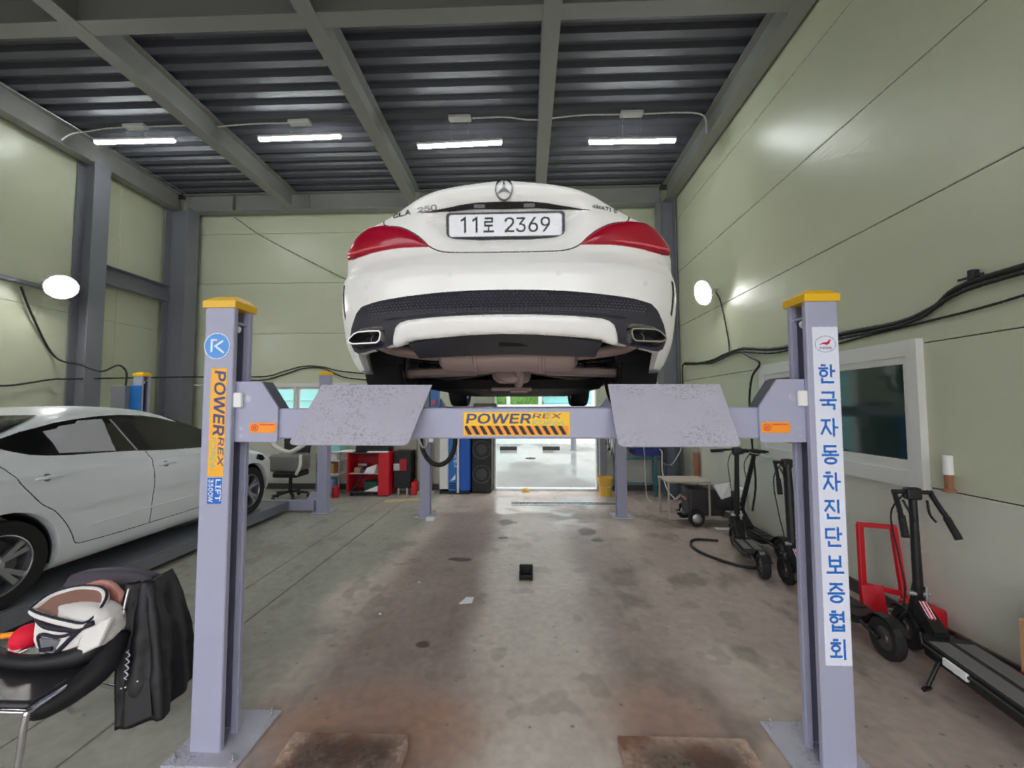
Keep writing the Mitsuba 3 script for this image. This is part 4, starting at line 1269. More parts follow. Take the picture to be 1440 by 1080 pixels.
for s in (1, -1):
    seam = np.array([(2.80, 1.13), (2.923, 1.021), (2.954, 0.977), (3.014, 0.86), (3.117, 0.717), (3.215, 0.636), (3.298, 0.527), (3.36, 0.40), (3.385, 0.345), (3.413, 0.325), (3.473, 0.318), (3.728, 0.310), (4.078, 0.309), (4.747, 0.312), (5.1, 0.315), (5.16, 0.4), (5.2, 0.7), (5.14, 0.97)])
    seam = smooth_path(seam, 5)
    add(car2 + '__door_seam', tube(side_point(seam[:, 0], seam[:, 1], np.zeros(len(seam)), s), 0.0035, 6), 'mat_trim_black', True)
    seam = smooth_path(np.array([(4.075, 1.02), (4.081, 0.98), (4.09, 0.91), (4.096, 0.753), (4.092, 0.627), (4.074, 0.422), (4.078, 0.309)]), 5)
    add(car2 + '__door_seam', tube(side_point(seam[:, 0], seam[:, 1], np.zeros(len(seam)), s), 0.0035, 6), 'mat_trim_black', True)
    for y, z in ((3.19, 0.905), (4.26, 0.868)):
        pts = np.array([(y - 0.10, z - 0.004), (y - 0.07, z), (y, z + 0.004), (y + 0.07, z + 0.004), (y + 0.10, z + 0.002)])
        hm = tube(side_point(pts[:, 0], pts[:, 1], np.array([0.004, 0.028, 0.034, 0.03, 0.004]), s), [0.008, 0.014, 0.014, 0.013, 0.008], 10)
        kh = add(car2 + '__door_handle', hm, 'mat_car_white_b', True)
        add(kh + '__handle_cup', side_drape(Point(y - 0.02, z).buffer(0.03), 0.0012, 0.002, 0.02, s), 'mat_ink_grey', 30)
    add(car2 + '__door_lock', side_drape(sbox(4.087, 0.752, 4.10, 0.785), 0.002, 0.002, 0.05, s), 'mat_ink_grey', False)
    cr = smooth_path(np.array([(3.40, 0.438), (3.55, 0.452), (3.9, 0.462), (4.4, 0.468), (4.9, 0.47)]), 6)
    add(car2 + '__door_crease', tube(side_point(cr[:, 0], cr[:, 1], np.full(len(cr), -0.006), s), [0.003, 0.011, 0.012, 0.012, 0.004], 10), 'mat_car_white_b', True)
    for ay in (2.90, 5.60):
        wheel(0.318, 0.205, 0.222, s, (AX + s * 0.775, ay, AZ + 0.319), car2 + '__wheel', spokes=5, deg=30)
        lip = Point(ay, 0.318)
        add(car2 + '__arch_liner', mv(prism(lip.buffer(0.372).difference(lip.buffer(0.36)).intersection(sbox(0, 0.22, 9, 2)), 'x', AX + s * 0.60, AX + s * 0.82), 0, 0, AZ), 'mat_under_black', 30)
    add(car2 + '__headlight', side_drape(Polygon([(5.70, 0.80), (5.80, 0.78), (5.86, 0.72), (5.80, 0.70), (5.66, 0.74)]), 0.004, 0.004, 0.03, s), 'mat_car_glass', 30)
    add(car2 + '__door_mirror', mv(rbox(-0.09, 0.09, -0.05, 0.06, -0.06, 0.07, 0.04), AX + s * 0.99, 4.98, AZ + 1.05), 'mat_car_white_b', 30)
# rear and front screens
def screen(z0, z1, frac, rear):
    pts = []
    for z in np.linspace(z0, z1, 8):
        w = float(a_hw(z))
        for u in np.linspace(-frac, frac, 15):
            L = min(0.45, 0.25 * float(a_yf(z) - a_yr(z))) if rear else min(0.35, 0.4 * float(a_yf(z) - a_yr(z)))
            d = L * (1 - (1 - abs(u) ** 2.6) ** (1 / 2.6))
            pts.append((w * u, float(a_yr(z)) + d - 0.012 if rear else float(a_yf(z)) - d + 0.012, z + 0.008))
    v = np.array(pts)
    f = []
    for i in range(7):
        for j in range(14):
            a, b, c, d = i * 15 + j, i * 15 + j + 1, (i + 1) * 15 + j + 1, (i + 1) * 15 + j
            f += [[a, b, c], [a, c, d]]
    return mv(TM(v, f), AX, 0, AZ)
add(car2 + '__rear_screen', screen(1.08, 1.38, 0.86, True), 'mat_window_black', True)
add(car2 + '__windscreen', screen(1.0, 1.38, 0.88, False), 'mat_window_black', True)


# ---------------------------------------------------------------- the yard behind the doorway
mat('wet_concrete', C(150, 150, 148), 0.12, spec=0.6)
mat('white_wall', C(225, 228, 226), 0.6)
mat('cyan_wall', C(150, 214, 214), 0.5)
mat('leaf', C(96, 140, 62), 0.6)
mat('teal', C(58, 104, 112), 0.45)
mat('slate', C(72, 82, 92), 0.5)
mat('wood', C(196, 178, 146), 0.7)
mat('red_dull', C(170, 20, 34), 0.4)
mat('teal_dark', C(40, 86, 78), 0.6)
mat('paper', C(232, 232, 234), 0.7)
mat('speaker_cloth', C(74, 72, 76), 0.7)
mat('bright_blue', C(26, 92, 196), 0.35)
mat('navy', C(34, 40, 120), 0.45)
mat('beige', C(168, 160, 146), 0.6)
mat('purple', C(70, 54, 110), 0.6)
mat('skyblue', C(120, 164, 206), 0.6)
mat('bucket_yellow', C(214, 170, 66), 0.5)
mat('rust', C(150, 104, 76), 0.8)


def yard_tex(p, n, uv):
    return mix(C(84, 84, 82), C(140, 140, 136), fbm(p.x * 0.9, p.y * 0.5, 3.0, 4))


def yard_rough(p, n, uv):
    return 0.1 + 0.5 * smoothstep(0.40, 0.56, fbm(p.x * 0.7 + 5.0, p.y * 0.35, 8.0, 4))


scene['mat_yard'] = {'type': 'twosided', 'bsdf': {'type': 'principled', 'base_color': proc(yard_tex), 'roughness': proc(yard_rough), 'specular': 0.6}}
add('yard_ground', bx(-14, 14, YB + 0.2, 34, -0.2, -0.015), 'mat_yard', False, 'wet concrete yard behind the open doorway', kind='structure')
add('front_ground', bx(-16, 14, -30, YF, -0.2, -0.02), 'mat_yard', False, 'concrete yard in front of the workshop', kind='structure')
yw = thing('yard_wall', 'low white wall across the wet yard', None, kind='structure')
add(yw + '__wall', cbox(-1.9, 6, 18.4, 18.6, -0.02, 1.72, 0.01), 'mat_white_wall', False)
for x in (-1.75, -0.8, 0.6, 2.0, 2.95, 3.5):
    add(yw + '__post', cbox(x - 0.07, x + 0.07, 18.38, 18.62, 1.72, 4.0, 0.01), 'mat_white_wall', False)
add('teal_shed', cat(cbox(0.3, 4.4, 21.0, 22.5, -0.02, 4.2, 0.02), *[cbox(0.3, 4.4, 20.97, 21.0, z, z + 0.03, 0.005) for z in np.arange(0.3, 4.1, 0.3)]), 'mat_cyan_wall', False, 'pale teal shed behind the low white wall', 'shed')
# hedge: leaf cards round a lumpy core
hp = rng.normal(size=(2600, 3))
hp /= np.linalg.norm(hp, axis=1, keepdims=True)
ctr = np.array([(-1.7 + 0.5 * i, 20.0, 1.2) for i in range(5)])[rng.integers(0, 5, 2600)]
pos = ctr + hp * np.array([0.55, 0.6, 1.9]) * rng.uniform(0.85, 1.05, (2600, 1))
pos[:, 2] = np.maximum(pos[:, 2], 0.0)
a = rng.normal(size=(2600, 3)); a /= np.linalg.norm(a, axis=1, keepdims=True)
b = np.cross(a, hp); b /= np.linalg.norm(b, axis=1, keepdims=True)
q = np.stack([pos - a * 0.09, pos + b * 0.05, pos + a * 0.09, pos - b * 0.05], 1).reshape(-1, 3)
f = np.array([[4 * i, 4 * i + 1, 4 * i + 2] for i in range(2600)] + [[4 * i, 4 * i + 2, 4 * i + 3] for i in range(2600)])
hk = thing('hedge', 'green leafy hedge behind the low white wall of the yard', 'hedge')
add(hk + '__foliage', TM(q, f), 'mat_leaf', False, kind='stuff')
core = trimesh.creation.icosphere(3, 1.0)
core.vertices = core.vertices * [1.45, 0.5, 1.7] * (0.9 + 0.2 * meshkit.fbm(core.vertices * 3, 3))[:, None] + [-0.7, 20.0, 1.4]
core.vertices[:, 2] = np.maximum(core.vertices[:, 2], -0.015)
add(hk + '__branches', core, 'mat_leaf', True)
add('teal_building', cat(cbox(-11, -1.6, 14.2, 16.0, -0.02, 4.5, 0.02), *[cbox(-11, -1.6, 14.17, 14.2, z, z + 0.04, 0.005) for z in np.arange(0.5, 4.4, 0.45)]), 'mat_cyan_wall', False, 'pale teal building outside the back window', 'building')
for x, s in ((-0.69, 'left'), (0.93, 'right')):
    k = thing('wheel_stop', f'dark rubber wheel stop on the wet yard, the {s} one of the pair', 'wheel stop', 'wheel stops in the yard')
    add(k + '__body', prism(P([(15.9, -0.015), (16.05, -0.015), (16.03, 0.11), (15.94, 0.11)]), 'x', x - 0.32, x + 0.32), 'mat_rubber', False)
add('yard_bollard', cat(lathe([(0, 0), (0.10, 0), (0.10, 0.9), (0.08, 0.95), (0, 0.96)], 20, 'z', (1.77, 15.9, -0.015)), lathe([(0, 0), (0.15, 0), (0.15, 0.02), (0, 0.02)], 20, 'z', (1.77, 15.9, -0.015))), 'mat_column', 30, 'grey post standing in the yard right of the wheel stops', 'bollard')
add('drain_cover', lathe([(0, 0), (0.16, 0), (0.16, 0.012), (0.13, 0.016), (0, 0.016)], 24, 'z', (0.12, 13.4, -0.015)), 'mat_rubber', 30, 'round dark drain cover on the wet yard', 'drain cover')
# trench drain in front of the doorway
td = thing('trench_drain', 'steel grating drain across the floor before the doorway', 'drain')
add(td + '__frame', cat(cbox(-0.26, 1.62, 7.02, 7.045, 0.0, 0.008, 0.002), cbox(-0.26, 1.62, 7.255, 7.28, 0.0, 0.008, 0.002)), 'mat_galv', False)
add(td + '__channel', bx(-0.26, 1.62, 7.045, 7.255, 0.0005, 0.0015), 'mat_under_black', False)
for i in range(62):
    x = -0.245 + i * 0.03
    add(td + '__grate_bar', bx(x, x + 0.007, 7.045, 7.255, 0.0016, 0.007), 'mat_galv', False)
add('yellow_wedge', hull([(-0.10, 8.06, 0), (0.06, 8.06, 0), (-0.10, 8.18, 0), (0.06, 8.18, 0), (-0.06, 8.10, 0.07), (0.02, 8.14, 0.07)]), 'mat_bucket_yellow', False, 'small yellow wedge lying at the door sill', 'wedge')

# ---------------------------------------------------------------- along the back wall
# loudspeaker
k = thing('loudspeaker', 'tall black loudspeaker with two round woofers left of the doorway', 'speaker')
sx0, sx1 = -1.045, -0.66
add(k + '__cabinet', rbox(sx0, sx1, 7.93, 8.26, 0.02, 1.24, 0.02), 'mat_black', 30)
for z in (0.36, 0.82):
    cx = (sx0 + sx1) / 2
    w = add(k + '__woofer', lathe([(0, -0.02), (0.06, -0.024), (0.05, -0.006), (0.14, 0.012), (0.165, -0.012), (0.178, -0.012), (0.178, 0.006), (0, 0.02)], 36, 'y', (cx, 7.925, z)), 'mat_speaker_cloth', 30)
add(k + '__horn', rbox(sx0 + 0.03, sx1 - 0.03, 7.90, 7.94, 1.04, 1.2, 0.012), 'mat_black_gloss', 30)
add(k + '__blue_light', lathe([(0, -0.01), (0.025, -0.008), (0.03, 0.0), (0, 0.01)], 16, 'y', ((sx0 + sx1) / 2, 7.895, 1.06)), 'mat_skyblue', 30)
for s in (sx0 + 0.04, sx1 - 0.04):
    add(k + '__wheel', lathe([(0, -0.015), (0.03, -0.015), (0.03, 0.015), (0, 0.015)], 16, 'x', (s, 8.2, 0.03)), 'mat_rubber', 30)
add('grey_case', rbox(-1.02, -0.57, 7.98, 8.27, 1.245, 1.70, 0.02), 'mat_dark_steel', 30, 'dark grey case standing on the loudspeaker', 'case')
# blue and white machine cabinet
k = thing('machine_cabinet', 'blue and white machine cabinet with upright lettering', 'machine')
add(k + '__side_panel', cbox(-1.64, -1.47, 7.86, 8.25, 0.09, 1.5, 0.012), 'mat_white_plastic', False)
add(k + '__front_panel', cbox(-1.465, -1.31, 7.84, 8.25, 0.06, 1.5, 0.012), 'mat_blue_panel', False)
add(k + '__edge_strip', cbox(-1.305, -1.265, 7.83, 8.25, 0.03, 1.52, 0.006), 'mat_white_plastic', False)
add(k + '__door', cbox(-1.26, -1.06, 7.84, 8.25, 0.06, 1.5, 0.02), 'mat_bright_blue', False)
add(k + '__grille', cat(*[cbox(-1.45, -1.325, 7.832, 7.84, z, z + 0.02, 0.003) for z in (0.11, 0.15, 0.19)]), 'mat_black', False)
add(k + '__foot', cat(cbox(-1.64, -1.06, 7.88, 8.22, 0.0, 0.06, 0.01)), 'mat_black', False)
for i, ch in enumerate('DIOREX'):
    add(k + '__lettering', text(ch, 0.075, ((-1.36, 7.838, 0.98 - i * 0.085), (0, 0, -1), (1, 0, 0)), True, 0.002, 0.06), 'mat_white_sticker', False)
add(k + '__arrow_mark', plate2d(P([(-0.05, -0.06), (0.0, 0.0), (0.06, 0.08), (0.06, -0.02)]), ((-1.39, 7.838, 0.30), (1, 0, 0), (0, 0, 1)), 0.002), 'mat_white_sticker', False)
# yellow bucket
k = thing('bucket', 'worn yellow plastic bucket right of the doorway', 'bucket')
add(k + '__body', lathe([(0, 0.005), (0.105, 0.0), (0.135, 0.30), (0.142, 0.30), (0.142, 0.33), (0.132, 0.33), (0.103, 0.02), (0, 0.015)], 28, 'z', (1.45, 7.85, 0)), 'mat_bucket_yellow', 30)
add(k + '__handle', tube([(1.31, 7.85, 0.3), (1.33, 7.72, 0.22), (1.45, 7.66, 0.17), (1.57, 7.72, 0.22), (1.59, 7.85, 0.3)], 0.006, 6, 5), 'mat_galv', True)
# narrow wall cabinet and rag at the right jamb
add('wall_cabinet', cbox(1.40, 1.52, 8.08, 8.28, 0.32, 1.5, 0.008), 'mat_column', False, 'narrow grey cabinet on the wall right of the doorway', 'cabinet')
rg = []
for i in range(9):
    x = 1.54 + 0.014 * i
    rg.append(tube([(x, 8.2, 1.2), (x + rng.uniform(-0.03, 0.03), 8.14, 1.0), (x + rng.uniform(-0.03, 0.03), 8.12, 0.85), (x + rng.uniform(-0.03, 0.03), 8.16, rng.uniform(0.66, 0.8))], [0.012, 0.016, 0.014, 0.008], 7, 4))
k = thing('rag_bundle', 'bundle of white and black rags hanging beside the doorway', 'rags')
for i, m in enumerate(rg):
    add(k + '__strand', m, 'mat_paper' if i % 3 else 'mat_black', True)

# workbench with vice and air hoses
k = thing('workbench', 'teal steel workbench with a navy drawer in the back right corner', 'workbench')
add(k + '__top', cbox(1.70, 2.50, 7.72, 8.26, 0.87, 0.92, 0.008), 'mat_teal', False)
add(k + '__drawer', cbox(1.98, 2.42, 7.70, 8.2, 0.74, 0.865, 0.006), 'mat_navy', False)
for x, y in ((1.72, 7.75), (2.34, 7.75), (1.72, 8.22), (2.46, 8.22)):
    add(k + '__leg', cbox(x - 0.03, x + 0.03, y - 0.03, y + 0.03, 0, 0.87, 0.006), 'mat_teal', False)
add(k + '__rail', cbox(1.75, 2.44, 7.74, 7.78, 0.66, 0.71, 0.005), 'mat_teal', False)
add(k + '__rail', cbox(1.75, 2.44, 7.74, 7.78, 0.22, 0.25, 0.005), 'mat_teal', False)
k = thing('bench_vice', 'dark bench vice on the teal workbench', 'vice')
add(k + '__base', rbox(2.2, 2.34, 7.80, 8.0, 0.92, 1.0, 0.02), 'mat_dark_steel', 30)
add(k + '__jaws', cat(rbox(2.19, 2.35, 7.78, 7.84, 0.99, 1.09, 0.012), rbox(2.19, 2.35, 7.90, 7.98, 0.99, 1.09, 0.012)), 'mat_dark_steel', 30)
add(k + '__handle', tube([(2.14, 7.72, 1.0), (2.40, 7.72, 1.0)], 0.01, 8), 'mat_galv', 30)
k = thing('air_hose', 'white air hose with blow gun hanging from the workbench', 'hose')
add(k + '__hose', tube([(2.40, 7.66, 0.86), (2.42, 7.6, 0.8), (2.41, 7.58, 0.5), (2.43, 7.4, 0.2), (2.52, 7.2, 0.05), (2.56, 7.1, 0.02)], 0.010, 7, 6), 'mat_white_plastic', True)
add(k + '__blow_gun', cat(rbox(2.52, 2.62, 6.95, 7.08, 0.0, 0.06, 0.02), tube([(2.57, 6.98, 0.03), (2.62, 6.88, 0.02)], 0.008, 7)), 'mat_galv', 30)
add('hanging_cord', tube([(2.11, 7.68, 0.90), (2.11, 7.62, 0.84), (2.12, 7.62, 0.4), (2.12, 7.55, 0.06), (2.12, 7.3, 0.008)], 0.005, 6, 6), 'mat_white_plastic', True, 'thin white cord hanging down in front of the teal workbench', 'cord')
k = thing('gas_cylinder', 'blue grey gas cylinder between the workbench and the right wall', 'cylinder')
add(k + '__body', lathe([(0, 0), (0.11, 0), (0.115, 0.02), (0.115, 0.85), (0.08, 0.96), (0.03, 1.0), (0.03, 1.06), (0, 1.06)], 24, 'z', (2.62, 7.62, 0)), 'mat_slate', 30)
add(k + '__valve', cat(lathe([(0, 0), (0.02, 0), (0.02, 0.05), (0.035, 0.06), (0.035, 0.08), (0, 0.08)], 12, 'z', (2.62, 7.62, 1.055))), 'mat_galv', 30)

# red tool trolley
k = thing('tool_trolley', 'red steel tool trolley with open shelves full of papers and tools', 'trolley')
tx0, tx1, ty0, ty1 = -3.30, -2.52, 7.62, 8.05
add(k + '__side_panel', cbox(tx0, tx0 + 0.03, ty0, ty1, 0.06, 0.80, 0.004), 'mat_red', False)
add(k + '__side_panel', cbox(tx1 - 0.20, tx1, ty0, ty1, 0.02, 0.80, 0.006), 'mat_red', False)
add(k + '__back_panel', cbox(tx0 + 0.03, tx1 - 0.2, ty1 - 0.012, ty1, 0.06, 0.80, 0.003), 'mat_red_dull', False)
for z in (0.07, 0.40, 0.78):
    add(k + '__shelf', cbox(tx0 + 0.031, tx1 - 0.201, ty0 + 0.01, ty1 - 0.013, z, z + 0.018, 0.003), 'mat_beige' if z == 0.4 else 'mat_dark_steel', False)
for x in (tx0 + 0.07, tx1 - 0.1):
    for y in (ty0 + 0.06, ty1 - 0.06):
        add(k + '__caster', lathe([(0, -0.012), (0.03, -0.012), (0.03, 0.012), (0, 0.012)], 14, 'x', (x, y, 0.03)), 'mat_rubber', 30)


def clutter(key, label, cat_, m, b, group=None):
    return add(key, m, b, 30, label, cat_, group)


zs = 0.419
clutter('paper_stack', 'white papers sliding off the middle shelf of the red trolley', 'papers', hull([(-2.98, 7.60, zs), (-2.80, 7.64, zs), (-2.74, 7.9, zs + 0.005), (-2.95, 7.92, zs), (-2.93, 7.61, zs + 0.10), (-2.77, 7.70, zs + 0.16)]), 'mat_paper')
clutter('carton', 'small tan carton on the middle shelf of the red trolley', 'box', cbox(-3.20, -3.08, 7.70, 7.95, zs, zs + 0.09, 0.005), 'mat_cardboard')
clutter('folder', 'purple folder on the middle shelf of the red trolley', 'folder', cbox(-3.07, -2.99, 7.67, 7.95, zs, zs + 0.06, 0.004), 'mat_purple')
clutter('spray_gun', 'grey tool lying on the middle shelf of the red trolley', 'tool', cat(rbox(-3.18, -3.0, 7.8, 7.9, zs + 0.1, zs + 0.16, 0.02)), 'mat_galv')
clutter('green_case', 'dark green case leaning on the bottom shelf of the red trolley', 'case', rot(cbox(-3.03, -2.78, 7.74, 7.95, 0.09, 0.25, 0.01), (0, 1, 0), 0, (-2.80, 7.8, 0.09)), 'mat_teal_dark')
clutter('folded_sheet', 'white folded sheet on the bottom shelf of the red trolley', 'sheet', hull([(-2.98, 7.64, 0.09), (-2.73, 7.64, 0.09), (-2.73, 7.71, 0.09), (-2.98, 7.71, 0.09), (-2.74, 7.66, 0.19), (-2.74, 7.7, 0.19)]), 'mat_paper')
clutter('pry_bar', 'black bar leaning in the bottom of the red trolley', 'bar', bar((-3.22, 7.68, 0.10), (-3.02, 7.69, 0.36), 0.03, 0.03, (0, 1, 0)), 'mat_black')
clutter('tool_case', 'long black case on top of the red trolley', 'case', rbox(-3.18, -2.56, 7.70, 8.02, 0.80, 0.96, 0.02), 'mat_black')
clutter('white_tray', 'white tray on the top left of the red trolley', 'tray', cbox(-3.46, -3.19, 7.60, 7.9, 0.80, 0.825, 0.006), 'mat_paper')
clutter('white_tray', 'white lid on the top right of the red trolley', 'tray', cbox(-2.92, -2.54, 7.58, 7.69, 0.80, 0.822, 0.006), 'mat_paper')
# black cart beside it
k = thing('black_cart', 'black cart with red drawers right of the red trolley', 'cart')
add(k + '__body', cbox(-2.49, -2.17, 7.80, 8.15, 0.12, 0.80, 0.01), 'mat_black', False)
add(k + '__drawer', cbox(-2.38, -2.24, 7.78, 7.80, 0.44, 0.66, 0.006), 'mat_red_dull', False)
add(k + '__tray', cbox(-2.48, -2.36, 7.74, 7.80, 0.45, 0.58, 0.006), 'mat_galv', False)
add(k + '__foot', cat(cbox(-2.42, -2.38, 7.82, 7.86, 0, 0.12, 0.004)), 'mat_galv', False)
add(k + '__foot', cat(cbox(-2.26, -2.22, 7.82, 7.86, 0, 0.12, 0.004)), 'mat_galv', False)
clutter('jerry_can', 'small red can on the floor right of the black cart', 'can', cat(rbox(-2.15, -2.05, 7.75, 7.95, 0, 0.24, 0.02), tube([(-2.10, 7.8, 0.24), (-2.10, 7.85, 0.28), (-2.10, 7.9, 0.24)], 0.01, 6)), 'mat_red')
clutter('brown_carton', 'brown carton on a stand behind the black cart', 'box', cat(cbox(-2.52, -2.15, 8.17, 8.28, 0.0, 1.0, 0.006)), 'mat_beige')
k = thing('column_cabinet', 'tall beige cabinet between the trolleys and the machine cabinet', 'cabinet')
add(k + '__body', cbox(-2.10, -1.86, 8.0, 8.28, 0.02, 1.6, 0.008), 'mat_beige', False)
add(k + '__door', cbox(-2.085, -1.875, 7.99, 8.0, 0.06, 1.56, 0.004), 'mat_beige', False)
add(k + '__handle', cbox(-1.90, -1.89, 7.965, 7.99, 0.72, 0.82, 0.003), 'mat_galv', False)
clutter('wood_plank', 'pale wooden plank lying on the floor in front of the black cart', 'plank', rot(cbox(-2.46, -1.75, 7.2, 7.34, 0.0, 0.03, 0.004), (0, 0, 1), 14, (-2.1, 7.27, 0)), 'mat_wood', 'planks on the floor')
clutter('wood_plank', 'grey wooden batten lying on the floor below the tall beige cabinet', 'plank', cbox(-2.04, -1.72, 7.78, 7.85, 0.0, 0.07, 0.004), 'mat_beige', 'planks on the floor')
# shelf with bags left of the trolley
k = thing('steel_shelf', 'low white shelf left of the red trolley', 'shelf')
for z in (0.36, 0.62, 0.78):
    add(k + '__board', cbox(-3.95, -3.50, 7.75, 8.15, z, z + 0.022, 0.003), 'mat_white_plastic', False)
for x in (-3.94, -3.51):
    for y in (7.77, 8.13):
        add(k + '__upright', cbox(x - 0.012, x + 0.012, y - 0.012, y + 0.012, 0, 0.80, 0.002), 'mat_galv', False)
clutter('teal_crate', 'pale teal crate on top of the low white shelf', 'crate', rbox(-3.92, -3.52, 7.8, 8.1, 0.803, 1.0, 0.015), 'mat_cyan_wall')
clutter('plastic_bag', 'white plastic bag on the low shelf left of the red trolley', 'bag', rbox(-3.92, -3.55, 7.78, 8.05, 0.643, 0.765, 0.05), 'mat_paper')
clutter('carton', 'tan carton on the lower board of the white shelf', 'box', cbox(-3.9, -3.62, 7.78, 8.05, 0.383, 0.57, 0.005), 'mat_cardboard')
m = rbox(-3.86, -3.58, 7.66, 8.0, 0.0, 0.3, 0.08)
clutter('blue_bag', 'crumpled blue bag under the white shelf', 'bag', m, 'mat_skyblue')
clutter('red_canister', 'red canister on the floor left of the red trolley', 'canister', lathe([(0, 0), (0.06, 0), (0.062, 0.01), (0.062, 0.18), (0.03, 0.21), (0, 0.21)], 20, 'z', (-3.47, 7.55, 0)), 'mat_red')

# hanging hose loop at the far left post and the lift's own control box
q = lp[0, 1]
add(q + '__control_box', rbox(-1.60, -1.44, 6.17, 6.25, 1.62, 1.98, 0.01), 'mat_ink_grey', False)
add(q + '__control_strip', cbox(-1.435, -1.30, 6.18, 6.25, 1.62, 1.98, 0.004), 'mat_blue_panel', False)
add(q + '__stop_button', lathe([(0, 0), (0.035, 0), (0.035, 0.02), (0.02, 0.03), (0, 0.03)], 20, 'y', (-1.37, 6.15, 1.70)), 'mat_red', 30)
k = thing('hose_loop', 'thick black hose hanging in a loop at the far left lift post', 'hose')
add(k + '__hose', tube([(-1.52, 6.1, 1.46), (-1.55, 6.1, 1.2), (-1.50, 6.08, 0.98), (-1.38, 6.06, 0.83), (-1.24, 6.06, 0.80), (-1.12, 6.06, 0.88), (-1.05, 6.08, 1.04), (-1.04, 6.1, 1.25), (-1.05, 6.1, 1.48)], 0.034, 12, 6), 'mat_cable', True)
add(k + '__clamp', cat(tube([(-1.52, 6.03, 1.36), (-1.56, 6.0, 1.2), (-1.50, 6.0, 1.06), (-1.44, 6.0, 1.1), (-1.46, 6.01, 1.3)], 0.018, 8, 5), rbox(-1.42, -1.34, 6.0, 6.04, 1.12, 1.38, 0.012)), 'mat_galv', 30)

# gaming chair behind the parked car
k = thing('gaming_chair', 'black and white gaming chair behind the front of the parked car', 'chair')
gx, gy = -4.25, 7.45
mat('chair_black', C(34, 34, 36), 0.45)
mat('chair_white', C(222, 222, 214), 0.4)
mat('chair_grey', C(120, 120, 114), 0.5)
sw = [(-0.33, 1.0), (-0.25, 0.93), (-0.12, 0.87), (0.0, 0.85), (0.12, 0.90), (0.25, 0.98), (0.33, 1.04)]
add(k + '__backrest', hull([(gx + x, gy + y, z) for x, y, z in [(-0.2, 0.12, 0.62), (0.2, 0.12, 0.62), (-0.27, 0.22, 1.2), (0.27, 0.22, 1.2), (-0.2, 0.2, 0.62), (0.2, 0.2, 0.62), (-0.27, 0.3, 1.2), (0.27, 0.3, 1.2), (-0.2, 0.3, 1.5), (0.2, 0.3, 1.5)]]), 'mat_chair_black', 30)
add(k + '__trim', tube([(gx + x, gy - 0.04, z - 0.02) for x, z in sw], 0.04, 10, 4), 'mat_chair_white', True)
add(k + '__seat', cat(rbox(gx - 0.27, gx + 0.27, gy - 0.25, gy + 0.2, 0.50, 0.80, 0.06)), 'mat_chair_grey', 30)
add(k + '__seat_base', rbox(gx - 0.2, gx + 0.24, gy - 0.24, gy + 0.2, 0.40, 0.50, 0.03), 'mat_chair_black', 30)
for s in (-1, 1):
    add(k + '__armrest', tube([(gx + s * 0.28, gy - 0.2, 0.8), (gx + s * 0.30, gy - 0.24, 0.62), (gx + s * 0.24, gy - 0.26, 0.46)], 0.028, 8, 5), 'mat_chair_white', True)
add(k + '__column', lathe([(0, 0.12), (0.03, 0.12), (0.03, 0.42), (0, 0.42)], 14, 'z', (gx, gy, 0)), 'mat_chair_black', 30)
for i in range(5):
    a = math.radians(20 + 72 * i)
    e = (gx + 0.3 * math.cos(a), gy + 0.3 * math.sin(a))
    add(k + '__base_arm', bar((gx, gy, 0.13), (e[0], e[1], 0.085), 0.05, 0.035), 'mat_chair_black', False)
    add(k + '__caster', lathe([(0, -0.02), (0.03, -0.02), (0.03, 0.02), (0, 0.02)], 14, 'x', (e[0], e[1], 0.032)), 'mat_rubber', 30)
# cables along the left and back walls
add('wall_cable', tube([(-7.22, 4.9, 1.96), (-7.2, 5.5, 1.94), (-7.2, 6.1, 2.07), (-7.0, 6.2, 2.08), (-6.65, 7.8, 2.22), (-6.4, 8.24, 2.25), (-5.6, 8.26, 2.25), (-5.2, 8.26, 2.27), (-4.9, 8.26, 2.36), (-4.5, 8.26, 2.46), (-4.1, 8.26, 2.44), (-3.7, 8.26, 2.35), (-2.6, 8.26, 2.26), (-1.6, 8.26, 2.28)], 0.012, 7, 6), 'mat_cable', True, 'black cable strung along the left and back walls above the window', 'cable')
add('wall_cable', tube([(-5.8, 8.27, 2.18), (-5.3, 8.27, 2.19), (-4.9, 8.27, 2.30), (-4.5, 8.27, 2.42), (-4.1, 8.27, 2.41), (-3.6, 8.27, 2.22), (-2.6, 8.27, 2.16), (-1.6, 8.27, 2.2)], 0.012, 7, 6), 'mat_cable', True, 'second black cable sagging just above the back window', 'cable')
add('wall_cable', tube([(-7.2, 5.62, 3.36), (-7.21, 5.8, 2.95), (-7.21, 6.1, 2.42), (-6.9, 6.2, 2.3), (-6.6, 6.24, 2.2), (-6.42, 6.32, 2.3), (-6.36, 6.4, 2.2), (-6.36, 6.4, 1.985)], 0.014, 7, 6), 'mat_cable', True, 'black cable from the left round lamp down to the control box', 'cable')
add('thin_wire', tube([(-6.05, 8.27, 5.58), (-5.3, 8.27, 5.08), (-3.4, 8.28, 4.1), (-2.2, 8.28, 3.5)], 0.006, 5, 4), 'mat_cable', True, 'thin wire hanging diagonally across the back wall', 'wire')
add('thin_wire', tube([(-6.85, 4.6, 5.86), (-6.78, 6.0, 5.86), (-6.72, 8.0, 5.86)], 0.006, 5, 4), 'mat_galv', True, 'thin wire under the roof deck beside the far left strip light', 'wire')


# ---------------------------------------------------------------- along the right wall
# cables clipped to the wall
def cable(label, pts, r=0.012):
    return add('wall_cable', tube(pts, r, 8, 6), 'mat_cable', True, label, 'cable')


